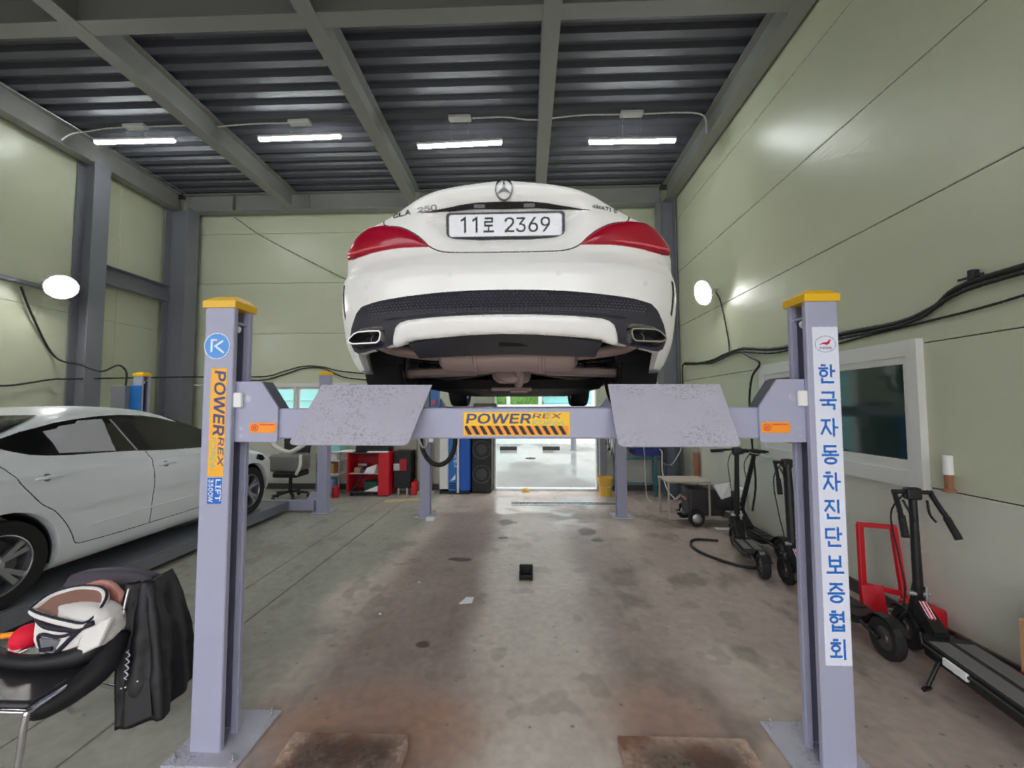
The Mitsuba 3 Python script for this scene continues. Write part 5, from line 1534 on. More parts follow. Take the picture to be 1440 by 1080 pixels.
cx_ = 2.87
cable('thickest black cable sagging along the right wall from the top right edge', [(cx_, 1.2, 2.55), (cx_, 2.0, 2.45), (cx_, 2.77, 2.43), (cx_, 3.0, 2.33), (cx_, 3.3, 2.275), (cx_, 3.84, 2.29), (cx_, 4.8, 2.29), (cx_, 5.4, 2.37), (cx_, 5.66, 2.40), (cx_, 6.1, 2.38), (cx_, 6.53, 2.34), (cx_, 7.1, 2.35), (cx_ - 0.01, 7.62, 2.40)], 0.020)
cable('black cable just below the thickest one on the right wall', [(cx_ - 0.02, 1.2, 2.50), (cx_ - 0.02, 2.0, 2.41), (cx_ - 0.02, 2.77, 2.385), (cx_ - 0.02, 3.1, 2.27), (cx_ - 0.02, 3.5, 2.245), (cx_ - 0.02, 4.2, 2.26), (cx_ - 0.02, 4.9, 2.25), (cx_ - 0.02, 5.7, 2.36), (cx_ - 0.02, 6.5, 2.30), (cx_ - 0.02, 7.2, 2.37), (cx_ - 0.03, 7.63, 2.38), (cx_ - 0.03, 7.66, 2.0), (cx_ - 0.03, 7.66, 1.2)], 0.013)
cable('lowest thin black cable rising towards the right edge of the right wall', [(cx_, 1.2, 2.44), (cx_, 2.46, 2.275), (cx_, 3.07, 2.24), (cx_, 3.6, 2.225), (cx_, 4.1, 2.20), (cx_, 4.6, 2.21)], 0.008)
cable('thin black cable from the right round lamp down to the cable bundle', [(2.87, 6.33, 3.36), (2.88, 6.2, 3.17), (2.885, 6.02, 2.6), (2.885, 6.0, 2.42)], 0.008)
cable('black cable hanging from the bundle past the left end of the white framed window', [(cx_ - 0.03, 5.6, 2.36), (cx_ - 0.03, 5.35, 2.25), (cx_ - 0.035, 5.15, 2.15), (cx_ - 0.05, 5.3, 2.0), (cx_ - 0.05, 5.38, 1.7), (cx_ - 0.05, 5.36, 1.25), (cx_ - 0.05, 5.3, 0.7), (cx_ - 0.1, 5.3, 0.35)], 0.013)
add('cable_clip', cat(cbox(XR - 0.05, XR - 0.001, 2.72, 2.76, 2.44, 2.51, 0.006), cbox(XR - 0.05, XR - 0.04, 2.66, 2.82, 2.455, 2.47, 0.003)), 'mat_cable', False, 'black clip holding the cable bundle near the right edge', 'clip')
k = thing('pipe_stub', 'short white pipe stub with a rusty foot on the right wall right of the window', 'pipe')
add(k + '__pipe', lathe([(0, 1.17), (0.028, 1.17), (0.028, 1.30), (0.02, 1.30), (0, 1.30)], 14, 'z', (2.865, 2.965, 0)), 'mat_white_plastic', 30)
add(k + '__foot', lathe([(0, 1.055), (0.036, 1.055), (0.036, 1.07), (0.022, 1.075), (0.022, 1.17), (0, 1.17)], 14, 'z', (2.865, 2.965, 0)), 'mat_rust', 30, 'rusty foot')
k = thing('wall_pipe', 'rusty pipe coming out of the right wall behind the generator', 'pipe')
add(k + '__pipe', tube([(2.84, 7.15, 1.9), (2.84, 7.15, 0.86)], 0.03, 10), 'mat_beige', True)
add(k + '__coupling', cat(lathe([(0, 0.46), (0.04, 0.46), (0.045, 0.50), (0.045, 0.62), (0.055, 0.63), (0.055, 0.70), (0.045, 0.71), (0.045, 0.86), (0, 0.86)], 14, 'z', (2.84, 7.15, 0))), 'mat_rust', 30, 'rusty coupling')
add('thin_hose', tube([(2.45, 7.86, 0.62), (2.52, 7.5, 0.60), (2.62, 7.42, 0.75), (2.72, 7.4, 1.0), (2.78, 7.4, 1.4)], 0.01, 6, 6), 'mat_galv', True, 'thin grey hose rising from the workbench up the back right corner', 'hose')

# generator trolley
mat('engine_dark', C(52, 50, 54), 0.5)
k = thing('generator_cart', 'dark generator on a two wheeled cart with a beige table top', 'generator')
add(k + '__table', cbox(1.93, 2.52, 5.85, 6.3, 0.585, 0.61, 0.004), 'mat_beige', False)
for x, y in ((1.95, 5.88), (2.50, 5.88), (1.95, 6.27), (2.50, 6.27)):
    add(k + '__leg', cbox(x - 0.012, x + 0.012, y - 0.012, y + 0.012, 0.10, 0.585, 0.002), 'mat_beige', False)
add(k + '__frame', cat(cbox(1.94, 2.75, 5.87, 5.89, 0.09, 0.11, 0.003), cbox(1.94, 2.75, 6.26, 6.28, 0.09, 0.11, 0.003)), 'mat_beige', False)
add(k + '__engine', cat(rbox(2.24, 2.74, 5.92, 6.24, 0.12, 0.50, 0.04)), 'mat_engine_dark', 30)
add(k + '__alternator', lathe([(0, -0.2), (0.10, -0.2), (0.14, -0.17), (0.14, 0.1), (0.12, 0.14), (0, 0.14)], 24, 'x', (2.78, 6.02, 0.32)), 'mat_engine_dark', 30)
add(k + '__motor_parts', cat(rbox(2.0, 2.12, 5.95, 6.05, 0.2, 0.32, 0.02), tube([(2.05, 6.0, 0.3), (2.15, 5.98, 0.4), (2.22, 5.98, 0.34)], 0.02, 8)), 'mat_rusty_steel', 30)
for y in (5.86, 6.31):
    add(k + '__wheel', lathe([(0, -0.03), (0.05, -0.035), (0.055, -0.02), (0.075, -0.025), (0.10, -0.03), (0.11, -0.018), (0.11, 0.018), (0.10, 0.03), (0, 0.03)], 24, 'y', (2.31, y, 0.111)), 'mat_rubber', 30)
    add(k + '__hub', lathe([(0, -0.04), (0.03, -0.04), (0.062, -0.03), (0.062, 0.03), (0.03, 0.04), (0, 0.04)], 20, 'y', (2.31, y, 0.111)), 'mat_galv', 30)
add('white_sheet', hull([(2.53, 5.78, 0.58), (2.70, 5.72, 0.62), (2.80, 5.84, 0.60), (2.58, 5.7, 0.40), (2.72, 5.72, 0.44), (2.53, 5.84, 0.56), (2.8, 5.86, 0.53)]), 'mat_paper', 30, 'crumpled white sheet hanging over the generator', 'sheet')
add('white_canister', rbox(2.80, 2.88, 5.62, 5.8, 0.3, 0.56, 0.03), 'mat_paper', 30, 'white canister between the generator and the right wall', 'canister')
add('paper_scrap', cbox(2.52, 2.70, 5.70, 5.80, 0.0, 0.006, 0.002), 'mat_paper', False, 'white scrap of paper on the floor in front of the generator', 'paper')


# ---------------------------------------------------------------- kick scooters with motors
mat('scooter_grey', C(104, 103, 104), 0.6)
mat('scooter_black', C(26, 26, 28), 0.42)


def scooter(label, rear, front, R=0.125, H=1.1, lean=0.12, deck_z=0.15, deck_w=0.17, fold=False, deck_m='mat_scooter_grey', sticker=True, stand=False, thick=0.024):
    """An electric kick scooter standing between the contact points of its rear and front wheel."""
    rear, front = np.array(rear, float), np.array(front, float)
    wb = np.linalg.norm(front - rear)
    ang = math.atan2(*(front - rear)[::-1])
    M = trimesh.transformations.rotation_matrix(ang, (0, 0, 1))
    M[:2, 3] = rear
    k = thing('kick_scooter', label, 'scooter')

    def put(name, m, b, sm=30, lab=None):
        return add(k + '__' + name, xform(m, M), b, sm, lab)
    for x, n in ((0.0, 'rear_wheel'), (wb, 'front_wheel')):
        w = put(n, lathe([(R * 0.55, -0.02), (R * 0.62, -0.03), (R * 0.9, -0.033), (R, -0.018), (R, 0.018), (R * 0.9, 0.033), (R * 0.62, 0.03), (R * 0.55, 0.02), (R * 0.55, -0.02)], 28, 'y', (x, 0, R)), 'mat_rubber')
        add(w + '__hub', xform(lathe([(0, -0.036), (R * 0.3, -0.036), (R * 0.34, -0.026), (R * 0.6, -0.02), (R * 0.6, 0.02), (R * 0.34, 0.026), (R * 0.3, 0.036), (0, 0.036)], 20, 'y', (x, 0, R)), M), 'mat_dark_steel', 30)
    x0, x1 = R + 0.03, wb - R - 0.11
    put('deck', hull([(x, y, z) for x, hw, za, zb in ((x0, deck_w * 0.36, deck_z - 0.03, deck_z + 0.018), (x0 + 0.12, deck_w / 2, deck_z - 0.06, deck_z + 0.02), (x1 - 0.1, deck_w / 2, deck_z - 0.06, deck_z + 0.02), (x1, deck_w * 0.3, deck_z - 0.03, deck_z + 0.018)) for y in (-hw, hw) for z in (za, zb)]), 'mat_scooter_black')
    for y0, y1 in ((-deck_w * 0.44, -deck_w * 0.06), (deck_w * 0.06, deck_w * 0.44)):
        put('grip_pad', cbox(x0 + 0.13, x1 - 0.11, y0, y1, deck_z + 0.019, deck_z + 0.026, 0.003), deck_m)
    for s in (-1, 1):
        put('side_rail', tube([(x0 + 0.03, s * deck_w * 0.4, deck_z), (x0 + 0.13, s * (deck_w / 2 + 0.008), deck_z - 0.005), (x1 - 0.1, s * (deck_w / 2 + 0.008), deck_z - 0.005), (x1 - 0.01, s * deck_w * 0.34, deck_z + 0.02)], 0.012, 8), 'mat_scooter_black', True)
    hx, hz = wb - 0.075, R + 0.20
    put('neck', hull([(x1 - 0.04, y, z) for y in (-0.04, 0.04) for z in (deck_z - 0.03, deck_z + 0.05)] + [(hx - 0.02, y, z) for y in (-0.028, 0.028) for z in (hz - 0.08, hz + 0.05)]), 'mat_scooter_black')
    put('head_tube', tube([(hx + 0.025, 0, hz - 0.09), (hx - 0.03, 0, hz + 0.12)], 0.032, 12), 'mat_scooter_black', True)
    put('folding_clamp', cat(tube([(hx - 0.03, -0.06, hz + 0.07), (hx - 0.03, 0.06, hz + 0.07)], 0.016, 8), rbox(hx - 0.05, hx, -0.05, -0.03, hz + 0.02, hz + 0.12, 0.008)), 'mat_galv')
    for s in (-1, 1):
        put('fork', tube([(hx + 0.02, s * 0.03, hz - 0.07), (wb - 0.01, s * 0.052, R + 0.06), (wb, s * 0.052, R)], 0.013, 8), 'mat_scooter_black', True)
        put('rear_stay', tube([(x0 + 0.05, s * 0.055, deck_z), (0.0, s * 0.055, R)], 0.014, 8), 'mat_scooter_black', True)
    for x, a0, a1, n in ((0.0, 20, 150, 'rear_fender'), (wb, 40, 170, 'front_fender')):
        arc = [(x + (R + 0.018) * math.cos(math.radians(a)), 0, R + (R + 0.018) * math.sin(math.radians(a))) for a in np.linspace(a0, a1, 9)]
        v = np.array([(p[0], y, p[2] - abs(y) * 0.25) for p in arc for y in (-0.042, 0.0, 0.042)])
        v2 = v + [0, 0, 0.004]
        f = []
        for i in range(8):
            for j in range(2):
                a_, b_ = 3 * i + j, 3 * i + j + 1
                f += [[a_, b_, b_ + 3], [a_, b_ + 3, a_ + 3]]
        f = np.array(f)
        put(n, TM(np.vstack([v, v2]), np.vstack([f[:, ::-1], f + len(v)])), 'mat_scooter_black', False)
    top = np.array([hx - lean, 0, H])
    put('stem', tube([(hx - 0.03, 0, hz + 0.08), top], [thick * 1.25, thick], 12), 'mat_scooter_black', True)
    put('stem_head', rbox(top[0] - 0.03, top[0] + 0.03, -0.045, 0.045, H - 0.03, H + 0.05, 0.015), 'mat_scooter_black')
    if fold:
        put('handlebar', tube([(top[0], -0.115, H + 0.02), (top[0], 0.115, H + 0.02)], 0.014, 10), 'mat_scooter_black', True)
        for s in (-1, 1):
            put('grip', tube([(top[0], s * 0.105, H + 0.015), (top[0] - 0.05, s * 0.115, H - 0.06), (top[0] - 0.11, s * 0.135, H - 0.15)], 0.015, 10, 4), 'mat_scooter_black', True)
            put('rubber_grip', tube([(top[0] - 0.09, s * 0.125, H - 0.12), (top[0] - 0.15, s * 0.145, H - 0.24)], [0.02, 0.024, 0.021], 10), 'mat_rubber', True)
            put('brake_lever', tube([(top[0] - 0.02, s * 0.07, H - 0.03), (top[0] - 0.06, s * 0.055, H - 0.11), (top[0] - 0.10, s * 0.06, H - 0.15)], 0.007, 6, 4), 'mat_scooter_black', True)
    else:
        put('handlebar', tube([(top[0] - 0.03, -0.24, H + 0.01), (top[0], -0.1, H + 0.02), (top[0], 0.1, H + 0.02), (top[0] - 0.03, 0.24, H + 0.01)], 0.013, 10, 3), 'mat_scooter_black', True)
        for s in (-1, 1):
            put('rubber_grip', tube([(top[0] - 0.02, s * 0.16, H + 0.012), (top[0] - 0.04, s * 0.28, H + 0.006)], 0.019, 10), 'mat_rubber', True)
            put('brake_lever', tube([(top[0], s * 0.13, H), (top[0] + 0.05, s * 0.17, H - 0.02), (top[0] + 0.06, s * 0.24, H - 0.03)], 0.007, 6, 4), 'mat_galv', True)
    if sticker:
        put('sticker', hull([(x1 - 0.02, y, deck_z + 0.053) for y in (-0.02, 0.02)] + [(hx - 0.06, y, hz + 0.03) for y in (-0.02, 0.02)] + [(hx - 0.06, y, hz + 0.034) for y in (-0.02, 0.02)] + [(x1 - 0.02, y, deck_z + 0.057) for y in (-0.02, 0.02)]), 'mat_paper', False, 'white and red sticker')
        for y in (-0.012, 0.008):
            put('sticker_stripe', hull([(x1 - 0.015, y + e, deck_z + 0.059 + q) for e in (0, 0.008) for q in (0, 0.002)] + [(hx - 0.065, y + e, hz + 0.035 + q) for e in (0, 0.008) for q in (0, 0.002)]), 'mat_red', False)
    put('brake_cable', tube([(top[0], 0.04, H + 0.02), (top[0] + 0.1, 0.07, H - 0.15), (top[0] + 0.08, 0.05, H * 0.6), (hx + 0.03, 0.04, hz + 0.1), (hx + 0.04, 0.045, hz - 0.05)], 0.005, 6, 6), 'mat_cable', True)
    if stand:
        put('kickstand', cat(tube([(wb * 0.66, deck_w / 2, deck_z - 0.04), (wb * 0.64, deck_w / 2 + 0.08, 0.02)], 0.011, 8), tube([(wb * 0.64, deck_w / 2 + 0.07, 0.012), (wb * 0.62, deck_w / 2 + 0.12, 0.012)], 0.011, 8)), 'mat_scooter_black', True)
        put('side_label', cbox(wb * 0.5, wb * 0.62, deck_w / 2 + 0.006, deck_w / 2 + 0.022, deck_z - 0.03, deck_z + 0.012, 0.003), 'mat_paper', False)
    return k


scooter('large black scooter with grey grip strips lying nearest the camera by the right wall', (2.40, 1.72), (2.60, 3.02), R=0.13, H=1.04, lean=0.02, deck_z=0.19, deck_w=0.27, fold=True, stand=True, thick=0.022)
scooter('black thick stemmed scooter half hidden behind the blue lettered post', (2.34, 2.88), (2.40, 4.02), R=0.13, H=1.10, lean=-0.02, deck_z=0.17, deck_w=0.2, deck_m='mat_scooter_black', thick=0.034, fold=True)
scooter('grey decked scooter third from the camera along the right wall', (2.25, 4.14), (2.43, 5.05), R=0.12, H=1.12, lean=0.10, deck_z=0.16, deck_w=0.2, sticker=False)
scooter('dark scooter farthest from the camera, leaning close to the right wall', (2.72, 4.62), (2.66, 5.45), R=0.115, H=1.08, lean=0.32, deck_z=0.15, deck_w=0.15, sticker=False, deck_m='mat_scooter_black')
add('floor_hose', tube([(2.30, 5.2, 0.02), (2.05, 5.25, 0.016), (1.92, 5.05, 0.016), (1.93, 4.8, 0.016), (2.05, 4.55, 0.016), (2.18, 4.4, 0.016), (2.30, 4.35, 0.016)], 0.014, 8, 8), 'mat_cable', True, 'black hose looping over the floor beside the grey decked scooter', 'hose')

# red hand truck behind the nearest scooter
k = thing('hand_truck', 'red tubular hand truck leaning at the right wall behind the nearest scooter', 'hand truck')
p0, p1 = np.array([2.60, 3.40, 0.10]), np.array([2.80, 3.26, 0.08])
t0, t1 = np.array([2.64, 3.46, 0.70]), np.array([2.83, 3.38, 0.70])
add(k + '__upright', bar(p0, t0, 0.04, 0.035, (0, 1, 0)), 'mat_red', False)
add(k + '__upright', bar(p1, t1, 0.04, 0.035, (0, 1, 0)), 'mat_red', False)
add(k + '__crossbar', bar(t0 + [-0.02, 0, 0], t1 + [0.02, 0, 0], 0.03, 0.035, (0, 0, 1)), 'mat_red', False)
add(k + '__crossbar', bar(p0 * 0.75 + t0 * 0.25, p1 * 0.75 + t1 * 0.25, 0.03, 0.035, (0, 0, 1)), 'mat_red', False)
add(k + '__toe_plate', hull([(2.56, 3.34, 0.06), (2.70, 3.30, 0.06), (2.70, 3.34, 0.28), (2.57, 3.38, 0.26), (2.56, 3.40, 0.0), (2.70, 3.36, 0.0)]), 'mat_red', False)
add(k + '__side_block', rbox(2.70, 2.865, 3.02, 3.22, 0.0, 0.24, 0.015), 'mat_red', 30)
add(k + '__axle', tube([(2.56, 3.42, 0.10), (2.84, 3.28, 0.10)], 0.014, 8), 'mat_galv', True)
# carton at the right edge and things along the foot of the wall
k = thing('tall_carton', 'tall tan carton with a red band at the right edge of the photo', 'box')
add(k + '__body', cbox(2.70, 2.86, 2.22, 2.46, 0.0, 0.47, 0.005), 'mat_cardboard', False)
add(k + '__band', cbox(2.698, 2.862, 2.218, 2.462, 0.12, 0.19, 0.002), 'mat_red', False)
add('foam_block', rbox(2.71, 2.85, 2.24, 2.44, 0.472, 0.60, 0.02), 'mat_paper', 30, 'white foam block on top of the tall tan carton', 'foam')
add('black_pipe', tube([(2.83, 3.0, 0.03), (2.82, 2.5, 0.03)], 0.025, 10), 'mat_cable', True, 'black pipe lying along the foot of the right wall', 'pipe')
add('red_hose', tube([(2.77, 2.98, 0.02), (2.76, 2.7, 0.02), (2.75, 2.5, 0.02)], 0.016, 8, 4), 'mat_red_dull', True, 'red hose lying beside the black pipe at the right wall', 'hose')

# ---------------------------------------------------------------- small things on the floor under the lift
k = thing('rubber_block', 'small black rubber block on the middle of the floor', 'block')
add(k + '__body', cat(cbox(-0.075, 0.055, 4.02, 4.17, 0.0, 0.02, 0.004), cbox(-0.075, 0.055, 4.14, 4.17, 0.02, 0.10, 0.004), cbox(-0.075, -0.06, 4.02, 4.14, 0.02, 0.07, 0.003), cbox(0.04, 0.055, 4.02, 4.14, 0.02, 0.07, 0.003), cbox(-0.06, 0.04, 4.03, 4.04, 0.02, 0.05, 0.003)), 'mat_rubber', False)
add('paper_scrap', hull([(-0.57, 3.54, 0.001), (-0.46, 3.56, 0.001), (-0.455, 3.66, 0.004), (-0.52, 3.65, 0.012), (-0.57, 3.54, 0.003), (-0.46, 3.56, 0.008)]), 'mat_paper', False, 'small white scrap of paper on the floor left of the black block', 'paper')
for x, y, s in ((-1.02, 3.95, 'nearest the left lift post'), (-1.18, 3.35, 'farther left and closer to the camera')):
    add('paper_crumb', hull([(x, y, 0.0), (x + 0.025, y, 0.0), (x + 0.02, y + 0.03, 0.0), (x + 0.01, y + 0.01, 0.008)]), 'mat_paper', False, 'tiny white paper crumb on the floor, ' + s, 'paper')
add('white_wedge', cbox(-1.45, -1.33, 6.02, 6.10, 0.0, 0.045, 0.006), 'mat_paper', False, 'white block at the foot of the far left lift post', 'block')


# rusted tread plates in front of the lift
def rust_tex(p, n, uv):
    a = fbm(p.x * 6.0, p.y * 6.0, 3.0, 4)
    f = fbm(p.x * 55.0, p.y * 55.0, 2.0, 3)
    c = mix(C(186, 160, 144), C(132, 92, 74), smoothstep(0.35, 0.65, a))
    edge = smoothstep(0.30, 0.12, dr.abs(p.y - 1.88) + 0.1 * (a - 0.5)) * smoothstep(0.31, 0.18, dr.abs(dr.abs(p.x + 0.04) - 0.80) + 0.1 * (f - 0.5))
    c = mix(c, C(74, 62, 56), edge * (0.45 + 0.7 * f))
    return c * (0.75 + 0.5 * f)


mat('rust_plate', None, 0.75, tex=proc(rust_tex))
for x0, x1, y1, z, s in ((-1.142, -0.574, 2.10, 0.05, 'left'), (0.44, 1.06, 2.16, 0.025, 'right')):
    k = thing('tread_plate', f'rusty steel tread plate on the floor under the {s} ramp flap', 'ramp plate', 'rusty tread plates')
    add(k + '__plate', cbox(x0, x1, 1.55, y1, 0.0, z, 0.006), 'mat_rust_plate', False)
    lug = []
    for i in range(int((x1 - x0 - 0.04) / 0.03)):
        for j in range(int((y1 - 1.58) / 0.03)):
            cx, cy = x0 + 0.03 + i * 0.03, 1.58 + j * 0.03
            d = 0.009 if (i + j) % 2 else -0.009
            lug.append(hull([(cx - d, cy - 0.009, z), (cx + d, cy + 0.009, z), (cx - d + 0.004, cy - 0.009, z), (cx + d + 0.004, cy + 0.009, z), (cx, cy, z + 0.004)]))
    add(k + '__tread', cat(lug), 'mat_rust_plate', False, kind='stuff')


# ---------------------------------------------------------------- chair with coat and bag, front left
mat('seat_black', C(38, 38, 42), 0.35)
mat('coat_black', C(20, 19, 23), 0.55, sheen=0.15)
mat('coat_lining', C(72, 66, 78), 0.6)
mat('bag_white', C(226, 222, 218), 0.75)
mat('bag_navy', C(34, 32, 46), 0.7)
mat('pink', C(206, 146, 136), 0.8)
mat('brown_lining', C(150, 112, 100), 0.85)
mat('cap_red', C(226, 14, 54), 0.7)


def cloth(fn, nu, nv, thick=0.012, noise_amp=0.01, freq=9.0, seed=1):
    """A closed sheet of cloth from fn(u, v) with folds."""
    U, V = np.meshgrid(np.linspace(0, 1, nu), np.linspace(0, 1, nv), indexing='ij')
    p = np.array([fn(u, v) for u, v in zip(U.ravel(), V.ravel())], float)
    g = p.reshape(nu, nv, 3)
    n = np.cross(np.gradient(g, axis=0).reshape(-1, 3), np.gradient(g, axis=1).reshape(-1, 3))
    n /= np.linalg.norm(n, axis=1, keepdims=True) + 1e-9
    p = p + n * (noise_amp * 2 * (meshkit.fbm(p * freq, 3, seed) - 0.5))[:, None]
    a, b = p + n * thick / 2, p - n * thick / 2
    f = []
    N = nu * nv
    for i in range(nu - 1):
        for j in range(nv - 1):
            q = i * nv + j
            f += [[q, q + nv, q + nv + 1], [q, q + nv + 1, q + 1], [N + q, N + q + nv + 1, N + q + nv], [N + q, N + q + 1, N + q + nv + 1]]
    rim = [i * nv for i in range(nu)] + [(nu - 1) * nv + j for j in range(1, nv)] + [i * nv + nv - 1 for i in range(nu - 2, -1, -1)] + [j for j in range(nv - 2, 0, -1)]
    for x, y in zip(rim, rim[1:] + rim[:1]):
        f += [[x, N + x, N + y], [x, N + y, y]]
    m = TM(np.vstack([a, b]), f)
    return m


def lerp(a, b, t):
    return np.asarray(a, float) * (1 - t) + np.asarray(b, float) * t


ck = thing('steel_chair', 'black padded chair with chrome tube frame in the front left corner', 'chair')
add(ck + '__seat', rbox(-2.43, -1.975, 1.645, 2.08, 0.43, 0.472, 0.02), 'mat_seat_black', 30)
add(ck + '__backrest', hull([(x, y, z) for x in (-2.40, -2.01) for y, z in ((2.14, 0.52), (2.165, 0.52), (2.20, 0.74), (2.225, 0.74))]), 'mat_seat_black', 30)
for x in (-2.445, -1.962):
    add(ck + '__frame', tube([(x - 0.03, 1.60, 0.012), (x - 0.012, 1.625, 0.25), (x, 1.632, 0.42), (x, 1.68, 0.450), (x, 2.02, 0.452), (x, 2.11, 0.47), (x, 2.17, 0.56), (x, 2.225, 0.72)], 0.011, 10, 5), 'mat_chrome', True)
    add(ck + '__rear_leg', tube([(x, 1.93, 0.444), (x, 1.90, 0.40), (x - 0.01, 1.96, 0.34), (x, 2.12, 0.20), (x + 0.01, 2.24, 0.012)], 0.011, 10, 5), 'mat_chrome', True)
add(ck + '__seat_trim', tube([(-2.44, 1.636, 0.447), (-1.97, 1.636, 0.447)], 0.009, 8), 'mat_chrome', True)

# coat over the back of the chair
kk = thing('coat', 'black padded coat draped over the chair back and hanging nearly to the floor', 'coat')


def coat_back(u, v):
    # v: 0 behind the backrest, 1 on the seat in front of it
    x = -2.43 + 0.45 * u
    path = np.array([(2.27, 0.55), (2.262, 0.72), (2.235, 0.768), (2.19, 0.77), (2.165, 0.73), (2.11, 0.60), (2.07, 0.51)])
    t = v * (len(path) - 1)
    k = min(int(t), len(path) - 2)
    y, z = lerp(path[k], path[k + 1], t - k)
    e = abs(2 * u - 1) ** 3
    return np.array([x, y, z - 0.035 * e * (z > 0.7)])


def coat_side(u, v):
    top = lerp((-1.90, 2.09, 0.765), (-1.95, 2.26, 0.755), u)
    bot = lerp((-1.735, 1.99, 0.18), (-1.80, 2.26, 0.20), u)
    p = lerp(top, bot, v)
    p[0] += 0.05 * math.sin(v * math.pi) * (0.4 + 0.6 * u) + 0.015 * math.sin(u * 12 + 1) * v
    return p


def coat_front(u, v):
    top = lerp((-1.985, 2.07, 0.765), (-1.895, 2.085, 0.775), u)
    bot = lerp((-1.89, 1.92, 0.165), (-1.735, 1.985, 0.18), u)
    p = lerp(top, bot, v)
    p[1] -= 0.02 * math.sin(v * math.pi) + 0.012 * math.sin(u * 9 + v * 4)
    return p


add(kk + '__back', cloth(coat_back, 24, 40, 0.018, 0.010, 7.0, 3), 'mat_coat_lining', True, 'dark grey back of the coat over the chair')


def coat_wrap(u, v):
    # the hanging part in one piece: the front panel, the rounded corner, the side
    if u < 0.42:
        p = coat_front(u / 0.42, v)
    elif u > 0.55:
        p = coat_side((u - 0.55) / 0.45, v)
    else:
        t = (u - 0.42) / 0.13
        p = lerp(coat_front(1.0, v), coat_side(0.0, v), t) + np.array([0.012, -0.012, 0]) * math.sin(t * math.pi)
    return p


add(kk + '__skirt', cloth(coat_wrap, 44, 40, 0.028, 0.016, 9.0, 7), 'mat_coat_black', True)
add(kk + '__sleeve', tube([(-1.99, 2.02, 0.60), (-2.0, 1.90, 0.53), (-2.12, 1.86, 0.505), (-2.30, 1.86, 0.50), (-2.48, 1.92, 0.50)], [0.05, 0.05, 0.034, 0.03, 0.028], 12, 5), 'mat_coat_black', True)
add(kk + '__sleeve', tube([(-1.955, 1.99, 0.56), (-1.93, 1.90, 0.47), (-1.96, 1.80, 0.42), (-2.0, 1.72, 0.405), (-2.03, 1.70, 0.42)], [0.05, 0.055, 0.05, 0.045, 0.03], 12, 5), 'mat_coat_black', True)
add(kk + '__zip', tube([(-1.945, 2.022, 0.755), (-1.937, 1.995, 0.68), (-1.925, 1.97, 0.60)], 0.006, 6, 4), 'mat_galv', True)
add(kk + '__zip_pull', tube([(-1.940, 1.985, 0.675), (-1.928, 1.985, 0.67), (-1.926, 1.984, 0.655), (-1.934, 1.983, 0.648), (-1.945, 1.983, 0.655), (-1.948, 1.984, 0.67)], 0.004, 6, closed=True), 'mat_chrome', True)
for u, v in ((0.22, 0.72), (0.40, 0.71), (0.72, 0.69)):
    add(kk + '__snap', trimesh.creation.icosphere(1, 0.007).apply_translation(coat_front(u, v) + [0, -0.022, 0]), 'mat_chrome', True)
pts = [coat_front(0.42 + 0.0 * t, t) + [0, -0.024, 0] for t in np.linspace(0.47, 0.64, 9)]
add(kk + '__embroidery', cat(*[tube([p, p + [0.010 * (1 if i % 2 else -1), -0.002, -0.006], p + [0.002, 0, -0.013]], 0.0028, 5) for i, p in enumerate(pts)]), 'mat_white_sticker', True, 'white script lettering', kind='stuff')
pk_ = [coat_front(u, v) + [0, o, 0] for u, v in ((0.42, 0.74), (0.98, 0.70), (0.98, 0.95), (0.42, 0.97)) for o in (-0.012, -0.026)]
add(kk + '__pocket', hull(pk_), 'mat_coat_black', 30)

# pink cloth and white bag on the seat
add('pink_cloth', cloth(lambda u, v: lerp(lerp((-2.25, 2.075, 0.735), (-1.99, 2.04, 0.72), u), lerp((-2.24, 2.05, 0.62), (-2.0, 2.03, 0.62), u), v) + np.array([0, 0.02 * math.sin(u * 3.1), 0.045 * math.sin(u * 3.1) * (1 - v)]), 16, 12, 0.02, 0.010, 9, 11), 'mat_pink', True, 'pink cloth between the white bag and the black coat', 'cloth')
bk = thing('duffel_bag', 'white and navy bag with brown lining lying open on the chair seat', 'bag')
BC = np.array([-2.105, 1.955, 0.612])
BS = np.array([0.185, 0.09, 0.112])


def bag_mesh():
    m = trimesh.creation.icosphere(4, 1.0)
    v = m.vertices
    v = np.sign(v) * np.abs(v) ** 0.7
    v = v * BS
    v += (0.02 * (meshkit.fbm(v * 14, 3, 4) - 0.5))[:, None] * m.vertices
    m.vertices = v + BC
    m.vertices[:, 2] = np.maximum(m.vertices[:, 2], 0.505)
    return m


add(bk + '__body', bag_mesh(), 'mat_bag_white', True)


def bagface(u, v, out=0.004):
    """A point on the near face of the bag: u to the right, v up, both 0 to 1."""
    x = (-0.92 + 1.84 * u) * BS[0]
    z = (-0.80 + 1.70 * v) * BS[2]
    q = np.abs([x / BS[0], z / BS[2]]) ** (1 / 0.7)
    y = BS[1] * max(1 - (q ** 2).sum(), 0.03) ** 0.35
    return BC + np.array([x, -y - out, z])


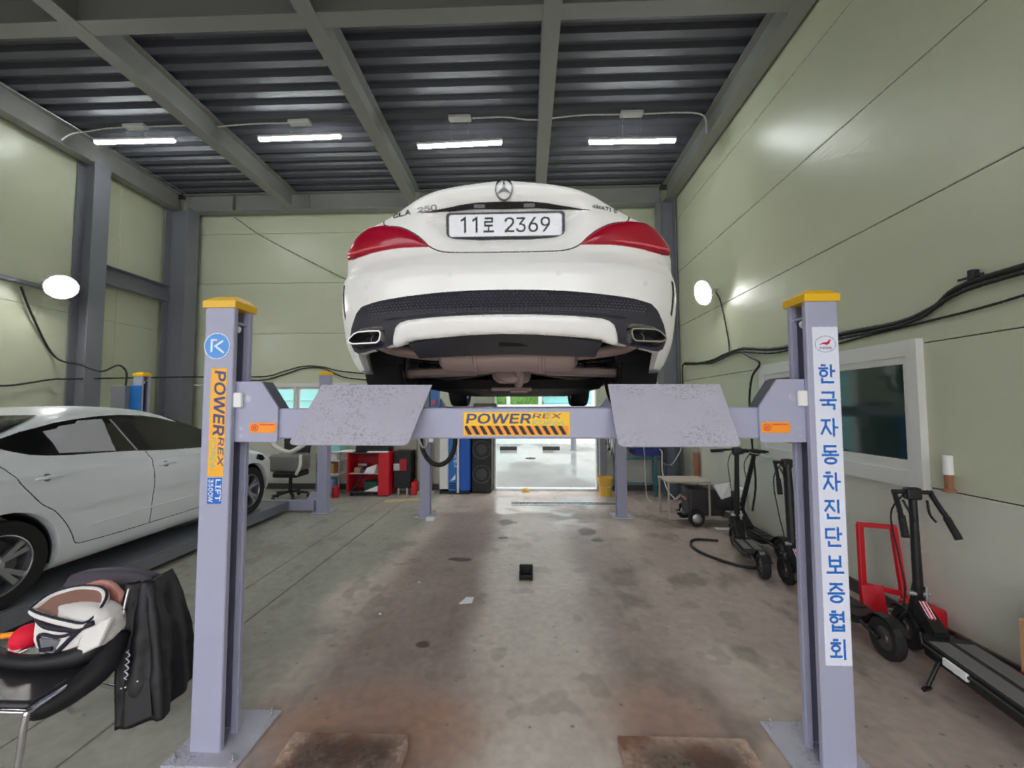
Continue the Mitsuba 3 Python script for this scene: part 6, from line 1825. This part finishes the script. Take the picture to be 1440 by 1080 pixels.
for pts, r, m, n in (([(0.02, 0.78), (0.3, 0.70), (0.55, 0.64), (0.76, 0.62)], 0.013, 'mat_bag_navy', 'strap'),
                     ([(0.22, 0.08), (0.20, 0.42), (0.27, 0.50), (0.5, 0.46), (0.74, 0.58)], 0.007, 'mat_bag_navy', 'piping'),
                     ([(0.80, 0.68), (0.68, 0.46), (0.52, 0.18), (0.40, 0.02)], 0.010, 'mat_bag_navy', 'strap'),
                     ([(0.72, 0.62), (0.9, 0.74)], 0.012, 'mat_bag_navy', 'strap')):
    add(bk + '__' + n, tube([bagface(u, v) for u, v in pts], r, 8, 4), m, True)
add(bk + '__pocket', hull([bagface(u, v, o) for u, v in ((0.25, 0.10), (0.24, 0.42), (0.52, 0.40), (0.44, 0.10)) for o in (0.0, 0.010)]), 'mat_ink_grey', 30)
add(bk + '__badge', hull([bagface(u, v, o) for u, v in ((0.24, 0.10), (0.25, 0.19), (0.44, 0.25), (0.43, 0.15)) for o in (0.010, 0.018)]), 'mat_bag_navy', False)
rim = [(-0.185, -0.05, 0.085), (-0.09, -0.09, 0.085), (0.03, -0.095, 0.060), (0.11, -0.075, 0.045), (0.10, 0.01, 0.105), (0.03, 0.06, 0.135), (-0.09, 0.06, 0.14), (-0.175, 0.02, 0.12)]
add(bk + '__rim', tube(smooth_path(np.array(rim + rim[:1]), 5)[:-1] + BC, 0.014, 8, closed=True), 'mat_bag_white', True)
add(bk + '__rim_piping', tube(smooth_path(np.array(rim + rim[:1]), 5)[:-1] * [1.04, 1.04, 1.0] + BC + [0, 0, 0.013], 0.006, 6, closed=True), 'mat_bag_navy', True)
add(bk + '__lining', hull(np.array(rim) * [0.93, 0.9, 1.0] + BC + [0, 0, 0.006]), 'mat_brown_lining', 30, 'brown lining of the open bag')
add(bk + '__flap', cloth(lambda u, v: lerp(lerp((0.10, -0.07, 0.02), (0.215, -0.06, 0.075), u), lerp((0.08, -0.10, -0.09), (0.19, -0.09, -0.04), u), v) + BC, 12, 12, 0.016, 0.016, 14, 9), 'mat_bag_white', True)
m = trimesh.creation.icosphere(3, 1.0)
m.vertices = m.vertices * [0.055, 0.06, 0.06]
m.vertices[:, 2] = np.maximum(m.vertices[:, 2], -0.035)
add('baseball_cap', mv(m, -2.36, 1.95, 0.555), 'mat_cap_red', 30, 'bright red cap on the chair seat left of the white bag', 'cap')
add('baseball_cap__peak', hull([(-2.40, 1.895, 0.52), (-2.33, 1.88, 0.52), (-2.33, 1.92, 0.535), (-2.40, 1.93, 0.535), (-2.37, 1.86, 0.515)]), 'mat_bag_white', 30)
add('orange_tube', tube([(-2.54, 1.97, 0.545), (-2.43, 1.99, 0.552)], 0.014, 8), 'mat_sticker_orange', True, 'orange tube at the left edge of the photo on the chair seat', 'tube')
